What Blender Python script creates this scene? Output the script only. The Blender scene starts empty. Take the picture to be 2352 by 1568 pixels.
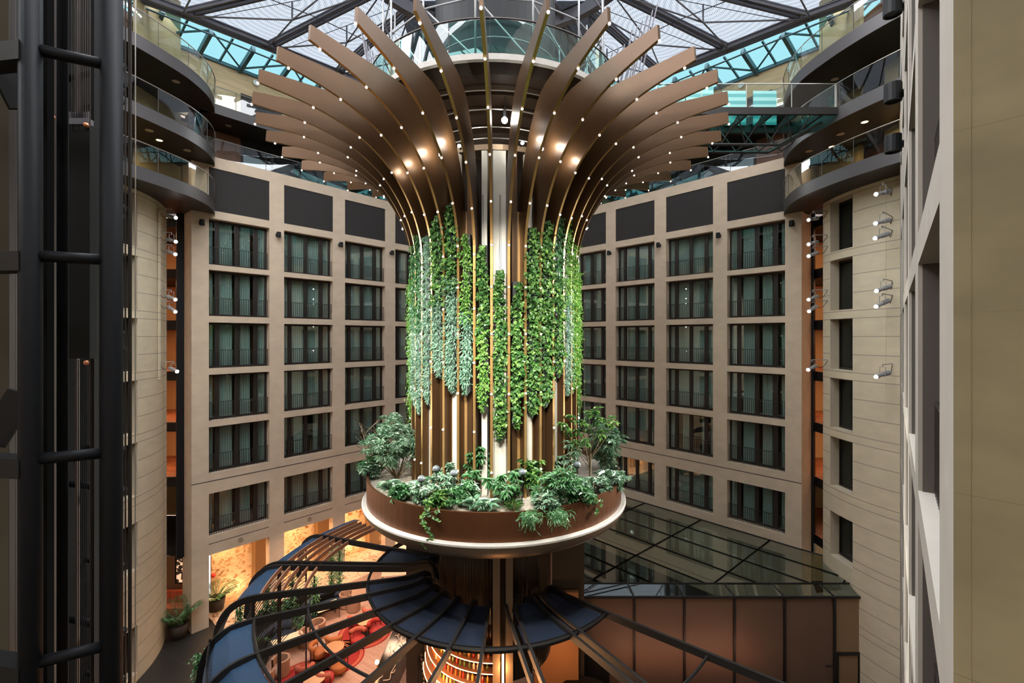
import bpy, math, random
from mathutils import Vector, Matrix
R = math.radians
SC = bpy.context.scene
COL = SC.collection
# ---------------------------------------------------------------- camera, world, exposure
# axes: x right, y into the atrium, z up; the camera stands at the origin, the lobby floor is 16.6 m below it
F = 1080.0
FLOOR = -16.6
cam_d = bpy.data.cameras.new('camera'); cam_d.sensor_width = 36; cam_d.lens = 36*F/2352
cam_d.shift_y = -10/2352; cam_d.clip_start = 0.05; cam_d.clip_end = 400
cam = bpy.data.objects.new('camera', cam_d); COL.objects.link(cam)
cam.location = (0, 0, 0); cam.rotation_euler = (R(90), 0, 0)
SC.camera = cam
SC.view_settings.view_transform = 'Standard'; SC.view_settings.look = 'None'
SC.view_settings.gamma = 1; SC.view_settings.use_curve_mapping = False
SC.view_settings.exposure = 0.0
cy = SC.cycles
cy.use_denoising = True
cy.max_bounces = 7; cy.diffuse_bounces = 3; cy.glossy_bounces = 3; cy.transmission_bounces = 4
cy.transparent_max_bounces = 24; cy.caustics_reflective = False; cy.caustics_refractive = False
cy.sample_clamp_indirect = 4.0; cy.use_adaptive_sampling = True; cy.adaptive_threshold = 0.03
SKY = 14.0
w = bpy.data.worlds.new('sky'); SC.world = w; w.use_nodes = True
wn = w.node_tree; bg = wn.nodes['Background']
bg.inputs[0].default_value = (0.93, 0.96, 1.0, 1); bg.inputs[1].default_value = SKY

def area(name, loc, rot, size, power, col, size_y=None, spread=180):
    l = bpy.data.lights.new(name, 'AREA'); l.energy = power; l.color = col; l.size = size
    if size_y: l.shape = 'RECTANGLE'; l.size_y = size_y
    l.spread = R(spread)
    o = bpy.data.objects.new(name, l); COL.objects.link(o); o.location = loc; o.rotation_euler = rot
    return o
def point(name, loc, power, col, rad=0.1, parent=None):
    l = bpy.data.lights.new(name, 'POINT'); l.energy = power; l.color = col; l.shadow_soft_size = rad
    o = bpy.data.objects.new(name, l); COL.objects.link(o); o.location = loc
    return o
def spot(name, loc, target, power, col, ang=30, rad=0.06, blend=0.5):
    l = bpy.data.lights.new(name, 'SPOT'); l.energy = power; l.color = col; l.spot_size = R(ang); l.spot_blend = blend
    l.shadow_soft_size = rad
    o = bpy.data.objects.new(name, l); COL.objects.link(o); o.location = loc
    o.rotation_euler = (Vector(target)-Vector(loc)).to_track_quat('-Z', 'Y').to_euler()
    return o
WARM = (1.0, 0.50, 0.20)
COOL = (1.0, 0.97, 0.88)
# ---------------------------------------------------------------- mesh helpers
def U(px, py, d):
    return Vector(((px-1176)/F*d, d, (774-py)/F*d))
def UZ(px, py, z):
    return U(px, py, z*F/(774-py))
class MB:
    def __init__(s): s.v = []; s.f = []
    def add(s, vs, fs):
        b = len(s.v); s.v += [tuple(p) for p in vs]; s.f += [tuple(b+i for i in f) for f in fs]
    def quad(s, a, b, c, d): s.add([a, b, c, d], [(0, 1, 2, 3)])
    def hexa(s, lo, hi):
        s.add(list(lo)+list(hi), [(3, 2, 1, 0), (4, 5, 6, 7), (0, 1, 5, 4), (1, 2, 6, 5), (2, 3, 7, 6), (3, 0, 4, 7)])
    def box(s, c, sz, rz=0.0):
        cx, cyy, cz = c; a, b, h = sz[0]/2, sz[1]/2, sz[2]/2
        co, si = math.cos(rz), math.sin(rz)
        pts = [(x, y) for x, y in ((-a, -b), (a, -b), (a, b), (-a, b))]
        P = [(cx+x*co-y*si, cyy+x*si+y*co) for x, y in pts]
        s.hexa([(x, y, cz-h) for x, y in P], [(x, y, cz+h) for x, y in P])
    def b3(s, x0, x1, y0, y1, z0, z1): s.box(((x0+x1)/2, (y0+y1)/2, (z0+z1)/2), (abs(x1-x0), abs(y1-y0), abs(z1-z0)))
    def beam(s, p, q, w_, h_, up=(0, 0, 1)):
        p = Vector(p); q = Vector(q); d = (q-p).normalized(); upv = Vector(up)
        if abs(d.dot(upv)) > 0.98: upv = Vector((1, 0, 0))
        r = d.cross(upv).normalized(); u = r.cross(d)
        lo = [p+r*(a*w_/2)+u*(b*h_/2) for a, b in ((-1, -1), (1, -1), (1, 1), (-1, 1))]
        hi = [x+(q-p) for x in lo]
        s.hexa(lo, hi)
    def tube(s, pts, r, n=8, cap=True):
        pts = [Vector(p) for p in pts]; b = len(s.v); m = len(pts)
        prev = None
        for i, p in enumerate(pts):
            d = (pts[min(i+1, m-1)]-pts[max(i-1, 0)]).normalized()
            if prev is None:
                a = Vector((0, 0, 1)) if abs(d.z) < 0.9 else Vector((1, 0, 0))
                u = d.cross(a).normalized()
            else:
                u = (prev-d*prev.dot(d)).normalized()
            prev = u; vv = d.cross(u)
            rr = r[i] if isinstance(r, (list, tuple)) else r
            for k in range(n):
                t = 2*math.pi*k/n
                s.v.append(tuple(p+u*(rr*math.cos(t))+vv*(rr*math.sin(t))))
        for i in range(m-1):
            for k in range(n):
                s.f.append((b+i*n+k, b+i*n+(k+1) % n, b+(i+1)*n+(k+1) % n, b+(i+1)*n+k))
        if cap:
            s.f.append(tuple(b+k for k in range(n-1, -1, -1))); s.f.append(tuple(b+(m-1)*n+k for k in range(n)))
    def lathe(s, prof, n=64, c=(0, 0), a0=0, a1=360):
        full = abs(a1-a0) >= 359.9; b = len(s.v); m = len(prof); N = n if full else n+1
        for k in range(N):
            t = R(a0+(a1-a0)*k/n)
            for r, z in prof: s.v.append((c[0]+r*math.sin(t), c[1]-r*math.cos(t), z))
        for k in range(n):
            k2 = (k+1) % N
            for i in range(m-1): s.f.append((b+k*m+i, b+k2*m+i, b+k2*m+i+1, b+k*m+i+1))
    def prism(s, poly, z0, z1):
        n = len(poly); b = len(s.v)
        s.v += [(x, y, z0) for x, y in poly]+[(x, y, z1) for x, y in poly]
        s.f.append(tuple(b+i for i in range(n-1, -1, -1))); s.f.append(tuple(b+n+i for i in range(n)))
        for i in range(n): j = (i+1) % n; s.f.append((b+i, b+j, b+n+j, b+n+i))
    def strip(s, A, B):
        b = len(s.v); n = len(A); s.v += [tuple(p) for p in A]+[tuple(p) for p in B]
        for i in range(n-1): s.f.append((b+i, b+i+1, b+n+i+1, b+n+i))
    def sphere(s, c, r, n=10, m=6, sc=(1, 1, 1)):
        b = len(s.v)
        for i in range(m+1):
            t = math.pi*i/m
            for k in range(n):
                a = 2*math.pi*k/n
                s.v.append((c[0]+r*sc[0]*math.sin(t)*math.cos(a), c[1]+r*sc[1]*math.sin(t)*math.sin(a), c[2]+r*sc[2]*math.cos(t)))
        for i in range(m):
            for k in range(n): s.f.append((b+i*n+k, b+i*n+(k+1) % n, b+(i+1)*n+(k+1) % n, b+(i+1)*n+k))
WL = {}
def empty(name, loc=(0, 0, 0), rz=0.0):
    o = bpy.data.objects.new(name, None); COL.objects.link(o); o.location = loc; o.rotation_euler = (0, 0, rz)
    o.empty_display_size = 0.2; WL[o.name] = Vector(loc); return o
def mk(name, mb, mat, parent=None, smooth=False, local=False, origin=None):
    """one mesh object from mb; vertices are given in world axes unless local"""
    org = Vector((0, 0, 0))
    if not local:
        if parent is None:
            if origin is None:
                xs = [p[0] for p in mb.v]; ys = [p[1] for p in mb.v]; zs = [p[2] for p in mb.v]
                org = Vector(((min(xs)+max(xs))/2, (min(ys)+max(ys))/2, min(zs)))
            else: org = Vector(origin)
        else: org = WL[parent.name]
    me = bpy.data.meshes.new(name)
    me.from_pydata([(p[0]-org.x, p[1]-org.y, p[2]-org.z) for p in mb.v], [], mb.f)
    if smooth: me.polygons.foreach_set('use_smooth', [True]*len(me.polygons))
    if mat: me.materials.append(mat)
    me.update()
    o = bpy.data.objects.new(name, me); COL.objects.link(o)
    if parent is not None: o.parent = parent; WL[o.name] = org
    else: o.location = org if not local else (0, 0, 0); WL[o.name] = org.copy()
    return o
def tag(o, label, cat, group=None, kind='thing'):
    if label: o['label'] = label
    if cat: o['category'] = cat
    if group: o['group'] = group
    if kind: o['kind'] = kind
    return o
def struct(o, label=None):
    o['kind'] = 'structure'
    if label: o['label'] = label
    return o
def copy_tree(o, parent=None):
    c = o.copy(); COL.objects.link(c)
    if parent is not None: c.parent = parent
    for ch in list(o.children): copy_tree(ch, c)
    return c
def crom(P, n=4):
    out = []
    P = [Vector(p) for p in P]
    for i in range(len(P)-1):
        p0 = P[max(i-1, 0)]; p1 = P[i]; p2 = P[i+1]; p3 = P[min(i+2, len(P)-1)]
        for k in range(n):
            t = k/n
            out.append(0.5*((2*p1)+(p2-p0)*t+(2*p0-5*p1+4*p2-p3)*t*t+(3*p1-p0-3*p2+p3)*t**3))
    out.append(P[-1]); return out
ORD = ['first', 'second', 'third', 'fourth', 'fifth', 'sixth', 'seventh', 'eighth', 'ninth', 'tenth', 'eleventh', 'twelfth',
       'thirteenth', 'fourteenth', 'fifteenth', 'sixteenth', 'seventeenth', 'eighteenth', 'nineteenth', 'twentieth']
# ---------------------------------------------------------------- materials
def new_mat(name):
    m = bpy.data.materials.new(name); m.use_nodes = True; return m, m.node_tree, m.node_tree.nodes['Principled BSDF']
def ramp(nt, src, stops):
    r = nt.nodes.new('ShaderNodeValToRGB'); el = r.color_ramp.elements
    el[0].position = stops[0][0]; el[0].color = (*stops[0][1], 1)
    el[1].position = stops[-1][0]; el[1].color = (*stops[-1][1], 1)
    for p, c in stops[1:-1]:
        e = el.new(p); e.color = (*c, 1)
    nt.links.new(src, r.inputs[0]); return r
def pos_node(nt, scale=(1, 1, 1), obj=False):
    m = nt.nodes.new('ShaderNodeMapping'); m.inputs['Scale'].default_value = scale
    if obj:
        t = nt.nodes.new('ShaderNodeTexCoord'); nt.links.new(t.outputs['Object'], m.inputs[0])
    else:
        g = nt.nodes.new('ShaderNodeNewGeometry'); nt.links.new(g.outputs['Position'], m.inputs[0])
    return m
def mat(name, col, rough=0.5, metal=0.0, var=0.0, scale=3.0, bump=0.0, bscale=30.0, spec=None, sc3=(1, 1, 1)):
    m, nt, p = new_mat(name)
    p.inputs['Base Color'].default_value = (*col, 1); p.inputs['Roughness'].default_value = rough
    p.inputs['Metallic'].default_value = metal
    if spec is not None: p.inputs['Specular IOR Level'].default_value = spec
    if var:
        mp = pos_node(nt, sc3); n = nt.nodes.new('ShaderNodeTexNoise'); n.inputs['Scale'].default_value = scale
        n.inputs['Detail'].default_value = 5; nt.links.new(mp.outputs[0], n.inputs['Vector'])
        lo = tuple(max(0, c*(1-var)) for c in col); hi = tuple(min(1, c*(1+var)) for c in col)
        r = ramp(nt, n.outputs[0], [(0.3, lo), (0.7, hi)]); nt.links.new(r.outputs[0], p.inputs['Base Color'])
    if bump:
        mp = pos_node(nt, sc3); n = nt.nodes.new('ShaderNodeTexNoise'); n.inputs['Scale'].default_value = bscale
        nt.links.new(mp.outputs[0], n.inputs['Vector']); b = nt.nodes.new('ShaderNodeBump')
        b.inputs['Strength'].default_value = bump; b.inputs['Distance'].default_value = 0.02
        nt.links.new(n.outputs[0], b.inputs['Height']); nt.links.new(b.outputs[0], p.inputs['Normal'])
    return m
def emis(name, col, st):
    m, nt, p = new_mat(name)
    p.inputs['Base Color'].default_value = (*[min(1, c) for c in col], 1)
    p.inputs['Emission Color'].default_value = (*col, 1); p.inputs['Emission Strength'].default_value = st
    return m
def glass(name, tint, k=1.0, base=0.02, ior=1.5, refl=(1, 1, 1), rough=0.0):
    m = bpy.data.materials.new(name); m.use_nodes = True; nt = m.node_tree; nt.nodes.clear()
    out = nt.nodes.new('ShaderNodeOutputMaterial'); mix = nt.nodes.new('ShaderNodeMixShader')
    tr = nt.nodes.new('ShaderNodeBsdfTransparent'); tr.inputs[0].default_value = (*tint, 1)
    gl = nt.nodes.new('ShaderNodeBsdfGlossy'); gl.inputs[0].default_value = (*refl, 1); gl.inputs['Roughness'].default_value = rough
    fr = nt.nodes.new('ShaderNodeFresnel')
    ge = nt.nodes.new('ShaderNodeNewGeometry'); mi = nt.nodes.new('ShaderNodeMath'); mi.operation = 'MULTIPLY_ADD'
    mi.inputs[1].default_value = 1/ior-ior; mi.inputs[2].default_value = ior
    nt.links.new(ge.outputs['Backfacing'], mi.inputs[0]); nt.links.new(mi.outputs[0], fr.inputs[0])   # thin pane: same reflection from both sides
    ma = nt.nodes.new('ShaderNodeMath'); ma.operation = 'MULTIPLY_ADD'; ma.use_clamp = True
    ma.inputs[1].default_value = k; ma.inputs[2].default_value = base
    nt.links.new(fr.outputs[0], ma.inputs[0]); nt.links.new(ma.outputs[0], mix.inputs[0])
    nt.links.new(tr.outputs[0], mix.inputs[1]); nt.links.new(gl.outputs[0], mix.inputs[2]); nt.links.new(mix.outputs[0], out.inputs[0])
    return m
def leafmat(name, c1, c2, rough=0.35, trans=0.25, c3=None):
    m, nt, p = new_mat(name)
    g = nt.nodes.new('ShaderNodeNewGeometry')
    mp = pos_node(nt); n = nt.nodes.new('ShaderNodeTexNoise'); n.inputs['Scale'].default_value = 5.0; n.inputs['Detail'].default_value = 2
    nt.links.new(mp.outputs[0], n.inputs['Vector'])
    ad = nt.nodes.new('ShaderNodeMath'); ad.operation = 'MULTIPLY_ADD'; ad.inputs[1].default_value = 0.5
    nt.links.new(g.outputs['Random Per Island'], ad.inputs[0]); nt.links.new(n.outputs[0], ad.inputs[2])
    st = [(0.35, c1), (1.0, c2)] if c3 is None else [(0.35, c1), (0.75, c2), (1.0, c3)]
    r = ramp(nt, ad.outputs[0], st); nt.links.new(r.outputs[0], p.inputs['Base Color'])
    p.inputs['Roughness'].default_value = rough
    tl = nt.nodes.new('ShaderNodeBsdfTranslucent'); nt.links.new(r.outputs[0], tl.inputs[0])
    mx = nt.nodes.new('ShaderNodeMixShader'); mx.inputs[0].default_value = trans
    out = nt.nodes['Material Output']
    nt.links.new(p.outputs[0], mx.inputs[1]); nt.links.new(tl.outputs[0], mx.inputs[2]); nt.links.new(mx.outputs[0], out.inputs[0])
    return m
def stone_joint(name, col, levels, period, off, var=0.06, jd=0.55, wid=0.02):
    """stone with horizontal joints at z = off - levels (mod period)"""
    m, nt, p = new_mat(name); p.inputs['Roughness'].default_value = 0.75
    mp = pos_node(nt, (1, 1, 2.2)); n = nt.nodes.new('ShaderNodeTexNoise'); n.inputs['Scale'].default_value = 1.2; n.inputs['Detail'].default_value = 8
    nt.links.new(mp.outputs[0], n.inputs['Vector'])
    r = ramp(nt, n.outputs[0], [(0.3, tuple(c*(1-var) for c in col)), (0.7, tuple(c*(1+var) for c in col))])
    g = nt.nodes.new('ShaderNodeNewGeometry'); sp = nt.nodes.new('ShaderNodeSeparateXYZ'); nt.links.new(g.outputs['Position'], sp.inputs[0])
    acc = None
    for L in levels:
        a = nt.nodes.new('ShaderNodeMath'); a.operation = 'SUBTRACT'; a.inputs[1].default_value = off-L+100*period; nt.links.new(sp.outputs['Z'], a.inputs[0])
        a2 = nt.nodes.new('ShaderNodeMath'); a2.operation = 'ADD'; a2.inputs[1].default_value = 300*period; nt.links.new(a.outputs[0], a2.inputs[0])
        b = nt.nodes.new('ShaderNodeMath'); b.operation = 'PINGPONG'; b.inputs[1].default_value = period/2; nt.links.new(a2.outputs[0], b.inputs[0])
        c = nt.nodes.new('ShaderNodeMath'); c.operation = 'LESS_THAN'; c.inputs[1].default_value = wid; nt.links.new(b.outputs[0], c.inputs[0])
        if acc is None: acc = c
        else:
            d = nt.nodes.new('ShaderNodeMath'); d.operation = 'MAXIMUM'; nt.links.new(acc.outputs[0], d.inputs[0]); nt.links.new(c.outputs[0], d.inputs[1]); acc = d
    mx = nt.nodes.new('ShaderNodeMix'); mx.data_type = 'RGBA'
    nt.links.new(acc.outputs[0], mx.inputs[0]); nt.links.new(r.outputs[0], mx.inputs[6]); mx.inputs[7].default_value = (*[c*jd for c in col], 1)
    nt.links.new(mx.outputs[2], p.inputs['Base Color'])
    return m
M = {}
M['stone'] = mat('facade_limestone', (0.60, 0.475, 0.35), 0.8, var=0.07, scale=1.5, sc3=(1, 1, 1.5), bump=0.08, bscale=40)
M['tower'] = stone_joint('tower_limestone', (0.68, 0.58, 0.42), [0, 0.88, 1.755, 2.63], 3.0, -2.09)
M['concrete'] = stone_joint('near_concrete', (0.22, 0.185, 0.105), [0], 0.87, 0.12, var=0.2, jd=0.8, wid=0.0022)
M['pale'] = mat('pale_stone', (0.40, 0.36, 0.31), 0.75, var=0.05, scale=2)
M['dark'] = mat('dark_metal', (0.022, 0.020, 0.019), 0.45, 0.3)
M['frame'] = mat('window_bronze', (0.030, 0.022, 0.019), 0.5, 0.2)
M['black'] = mat('black_paint', (0.010, 0.010, 0.011), 0.55, spec=.25)
M['shaftblack'] = mat('shaft_black', (0.005, 0.005, 0.005), 0.9, spec=.05)
M['revealbrown'] = mat('reveal_brown', (0.10, 0.082, 0.072), 0.7)
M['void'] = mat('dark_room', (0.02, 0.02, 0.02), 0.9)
M['steel'] = mat('shaft_steel', (0.006, 0.007, 0.009), 0.5, 0.0, spec=.14)
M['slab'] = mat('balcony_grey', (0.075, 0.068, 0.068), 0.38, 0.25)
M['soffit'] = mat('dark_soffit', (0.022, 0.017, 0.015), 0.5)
M['panel'] = mat('dark_panel', (0.026, 0.022, 0.021), 0.85, bump=0.5, bscale=14, sc3=(1, 1, 6))
M['curtain'] = mat('pale_curtain', (0.40, 0.50, 0.475), 0.9)
M['bronze'] = mat('bronze_sheet', (0.090, 0.045, 0.019), 0.40, 0.5, var=0.08, scale=1.0)
M['gold'] = mat('gold_edge', (0.40, 0.24, 0.085), 0.34, 0.7)
M['clad'] = mat('gold_cladding', (0.50, 0.29, 0.11), 0.4, 0.5, var=0.15, scale=1, sc3=(3, 3, .2))
M['planter'] = mat('copper_planter', (0.125, 0.048, 0.020), 0.42, 0.75, var=0.06, scale=0.6)
M['bowl'] = mat('bowl_bronze', (0.22, 0.155, 0.10), 0.42, 0.6)
M['ring'] = mat('pale_ring', (0.40, 0.37, 0.33), 0.6, var=0.06, scale=8)
M['core'] = mat('core_concrete', (0.62, 0.58, 0.50), 0.6, var=0.05, scale=2)
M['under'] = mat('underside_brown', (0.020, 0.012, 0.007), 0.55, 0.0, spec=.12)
M['soil'] = mat('pale_gravel', (0.42, 0.36, 0.29), 0.95, var=0.45, scale=14, bump=0.8, bscale=30)
M['railglass'] = glass('rail_glass', (0.86, 0.93, 0.90), 1.3, 0.005, 1.5)
M['tealglass'] = glass('teal_rail_glass', (0.45, 0.80, 0.76), 1.0, 0.01, 1.5)
M['winglass'] = glass('window_glass', (0.80, 0.90, 0.87), 2.4, 0.15, 1.5, (0.93, 1.0, 0.95))
M['darkglass'] = glass('dark_glass', (0.5, 0.6, 0.57), 0.9, 0.01, 1.5)
M['towerplain'] = mat('tower_reveal', (0.50, 0.42, 0.31), 0.8, var=0.04)
M['pylonb'] = mat('pylon_brown', (0.085, 0.06, 0.04), 0.45, 0.3)
M['roofglass'] = glass('pavilion_glass', (0.44, 0.53, 0.51), 1.6, 0.08, 1.5, (0.92, 1.0, 0.98))
M['walkglass'] = glass('walkway_glass', (0.30, 0.42, 0.42), 1.6, 0.16, 1.5, (.85, 1, .98))
M['skyglass'] = glass('clear_roof_glass', (0.031, 0.063, 0.068), 0.12, 0.0)
M['rail'] = mat('rail_steel', (0.55, 0.52, 0.48), 0.3, 0.9)
M['raildark'] = mat('rail_dark', (0.06, 0.05, 0.045), 0.4, 0.6)
M['truss'] = mat('roof_beam_grey', (0.15, 0.145, 0.165), 0.45, 0.4)
M['trussteal'] = mat('roof_strut_teal', (0.05, 0.13, 0.16), 0.5, 0.2)
M['woodwall'] = mat('birch_wall', (0.62, 0.46, 0.26), 0.55, var=0.16, scale=1.2, sc3=(0.6, 0.6, 7))
M['brownwall'] = mat('brown_wall', (0.22, 0.095, 0.05), 0.5, var=0.06)
M['olive'] = mat('yellow_green_wall', (0.46, 0.37, 0.19), 0.5, var=0.12, scale=1)
M['scaff'] = mat('scaffold_tube', (0.34, 0.34, 0.35), 0.45, 0.3)
M['orangewall'] = mat('orange_wall', (0.62, 0.25, 0.12), 0.7)
M['creamwall'] = mat('cream_wall', (0.72, 0.55, 0.32), 0.7)
M['blue'] = None
M['bulb'] = emis('bulb', (1.0, 0.95, 0.86), 1.1)
M['lampface'] = emis('lamp_face', (1.0, 0.98, 0.92), 28.0)
M['down'] = emis('downlight', (1.0, 0.72, 0.36), 9.0)
M['downoff'] = mat('downlight_off', (0.62, 0.52, 0.40), 0.6)
M['white'] = mat('white_paint', (0.75, 0.75, 0.72), 0.5)
M['led'] = emis('led_strip', (1.0, 0.42, 0.17), 14.0)
M['leaf_a'] = leafmat('leaf_heart', (0.016, 0.060, 0.016), (0.065, 0.175, 0.040), c3=(0.21, 0.36, 0.09))
M['leaf_b'] = leafmat('leaf_greygreen', (0.03, 0.10, 0.05), (0.11, 0.24, 0.15), 0.5, c3=(0.24, 0.40, 0.27))
M['leaf_c'] = leafmat('leaf_lime', (0.03, 0.11, 0.012), (0.12, 0.28, 0.045), c3=(0.30, 0.48, 0.13))
M['leaf_d'] = leafmat('leaf_dark', (0.010, 0.055, 0.015), (0.06, 0.19, 0.06), 0.28, 0.12, c3=(0.20, 0.36, 0.18))
M['leaf_e'] = leafmat('leaf_silver', (0.03, 0.10, 0.045), (0.17, 0.31, 0.19), 0.3, 0.12, c3=(0.48, 0.60, 0.46))
M['stem'] = mat('plant_stem', (0.13, 0.085, 0.045), 0.8)
M['tray'] = mat('vine_tray', (0.02, 0.02, 0.02), 0.7)
M['wood'] = mat('slat_wood', (0.38, 0.20, 0.12), 0.5)
M['pink'] = mat('pink_counter', (0.36, 0.20, 0.16), 0.6)
def stripes(name, c1, c2, scale, rough=0.6, axis=(0, 0, 1), obj=False, bump=0.4):
    m, nt, p = new_mat(name); p.inputs['Roughness'].default_value = rough
    mp = pos_node(nt, axis, obj); wv = nt.nodes.new('ShaderNodeTexWave'); wv.wave_type = 'BANDS'; wv.bands_direction = 'DIAGONAL'
    wv.inputs['Scale'].default_value = scale; nt.links.new(mp.outputs[0], wv.inputs['Vector'])
    r = ramp(nt, wv.outputs[1], [(0.0, c1), (1.0, c2)]); nt.links.new(r.outputs[0], p.inputs['Base Color'])
    b = nt.nodes.new('ShaderNodeBump'); b.inputs['Strength'].default_value = bump; b.inputs['Distance'].default_value = 0.01
    nt.links.new(wv.outputs[1], b.inputs['Height']); nt.links.new(b.outputs[0], p.inputs['Normal'])
    return m
M['blue'] = stripes('blue_mesh', (0.016, 0.046, 0.095), (0.026, 0.070, 0.138), 9.0, 0.5, (1, 1, 0))
M['blue2'] = stripes('navy_mesh', (0.006, 0.010, 0.021), (0.016, 0.026, 0.052), 7.0, 0.5, (1, 1, 0))
def marble(name):
    m, nt, p = new_mat(name); p.inputs['Roughness'].default_value = 0.3
    mp = pos_node(nt, (0.8, 0.8, 1.2)); n = nt.nodes.new('ShaderNodeTexNoise'); n.inputs['Scale'].default_value = 2.6
    n.inputs['Detail'].default_value = 9; n.inputs['Distortion'].default_value = 1.6; nt.links.new(mp.outputs[0], n.inputs['Vector'])
    r = ramp(nt, n.outputs[0], [(0.30, (0.16, 0.06, 0.03)), (0.38, (0.50, 0.28, 0.15)), (0.46, (0.72, 0.52, 0.34)), (0.60, (0.80, 0.66, 0.48)), (0.72, (0.66, 0.40, 0.24))])
    nt.links.new(r.outputs[0], p.inputs['Base Color']); return m
M['marble'] = marble('warm_marble')
def parquet(name, c1, c2, mort, bw=0.9, rh=0.10, rot=0.6):
    m, nt, p = new_mat(name); p.inputs['Roughness'].default_value = 0.4
    mp = pos_node(nt); mp.inputs['Rotation'].default_value = (0, 0, rot)
    b = nt.nodes.new('ShaderNodeTexBrick'); b.inputs['Scale'].default_value = 1.0
    b.inputs['Color1'].default_value = (*c1, 1); b.inputs['Color2'].default_value = (*c2, 1); b.inputs['Mortar'].default_value = (*mort, 1)
    b.inputs['Mortar Size'].default_value = 0.012; b.inputs['Brick Width'].default_value = bw; b.inputs['Row Height'].default_value = rh
    nt.links.new(mp.outputs[0], b.inputs['Vector']); nt.links.new(b.outputs[0], p.inputs['Base Color']); return m
M['floor'] = parquet('lounge_parquet', (0.42, 0.24, 0.17), (0.50, 0.30, 0.22), (0.28, 0.15, 0.10))
M['floordark'] = parquet('dark_tile', (0.020, 0.019, 0.018), (0.024, 0.022, 0.02), (0.06, 0.055, 0.05), 2.6, 2.6, 0.5)
M['redwood'] = mat('corridor_floor', (0.42, 0.15, 0.07), 0.45, var=0.35, scale=1.4)
def roofmesh(name):
    """translucent shading mesh: a fine weave with concentric moire rings round each panel's middle"""
    m = bpy.data.materials.new(name); m.use_nodes = True; nt = m.node_tree; nt.nodes.clear()
    out = nt.nodes.new('ShaderNodeOutputMaterial'); mix = nt.nodes.new('ShaderNodeMixShader')
    tc = nt.nodes.new('ShaderNodeTexCoord'); wv = nt.nodes.new('ShaderNodeTexWave'); wv.wave_type = 'RINGS'; wv.rings_direction = 'Z'
    wv.inputs['Scale'].default_value = 0.9; wv.inputs['Distortion'].default_value = 0.8; wv.inputs['Detail'].default_value = 2
    nt.links.new(tc.outputs['Object'], wv.inputs['Vector'])
    w2 = nt.nodes.new('ShaderNodeTexWave'); w2.wave_type = 'BANDS'; w2.inputs['Scale'].default_value = 3.2; nt.links.new(tc.outputs['Object'], w2.inputs['Vector'])
    mu = nt.nodes.new('ShaderNodeMath'); mu.operation = 'MULTIPLY_ADD'; mu.inputs[1].default_value = 0.45
    nt.links.new(wv.outputs[1], mu.inputs[0]); nt.links.new(w2.outputs[1], mu.inputs[2])
    r = ramp(nt, mu.outputs[0], [(0.0, (0.026, 0.033, 0.040)), (0.45, (0.050, 0.056, 0.064)), (0.9, (0.086, 0.091, 0.098))])
    tr = nt.nodes.new('ShaderNodeBsdfTransparent'); nt.links.new(r.outputs[0], tr.inputs[0])
    df = nt.nodes.new('ShaderNodeBsdfDiffuse'); df.inputs[0].default_value = (0.4, 0.4, 0.43, 1)
    mix.inputs[0].default_value = 0.25
    nt.links.new(tr.outputs[0], mix.inputs[1]); nt.links.new(df.outputs[0], mix.inputs[2]); nt.links.new(mix.outputs[0], out.inputs[0])
    return m
M['roofmesh'] = roofmesh('roof_shading_mesh')
# ================================================================ facades
WTOP = [6.83, 3.87, 0.85, -2.16, -5.17, -8.98]
WBOT = [4.18, 1.22, -1.80, -4.81, -7.82, -11.42]
MOD, OPN = 4.22, 3.32
class Fac:
    def __init__(s, O, u, n): s.O = Vector((O[0], O[1], 0)); s.u = Vector((u[0], u[1], 0)).normalized(); s.n = Vector((n[0], n[1], 0)).normalized()
    def p(s, a, t, z): return s.O+s.u*a-s.n*t+Vector((0, 0, z))
    def box(s, mb, a0, a1, t0, t1, z0, z1):
        q = [s.p(a0, t0, 0), s.p(a1, t0, 0), s.p(a1, t1, 0), s.p(a0, t1, 0)]
        if s.u.cross(-s.n).z < 0: q.reverse()
        mb.hexa([x+Vector((0, 0, z0)) for x in q], [x+Vector((0, 0, z1)) for x in q])
FL = Fac((-17.36, 26.93), (0.656, 0.755), (0.755, -0.656))
FR = Fac((15.79, 27.19), (-0.670, 0.742), (-0.742, -0.670))
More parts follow.
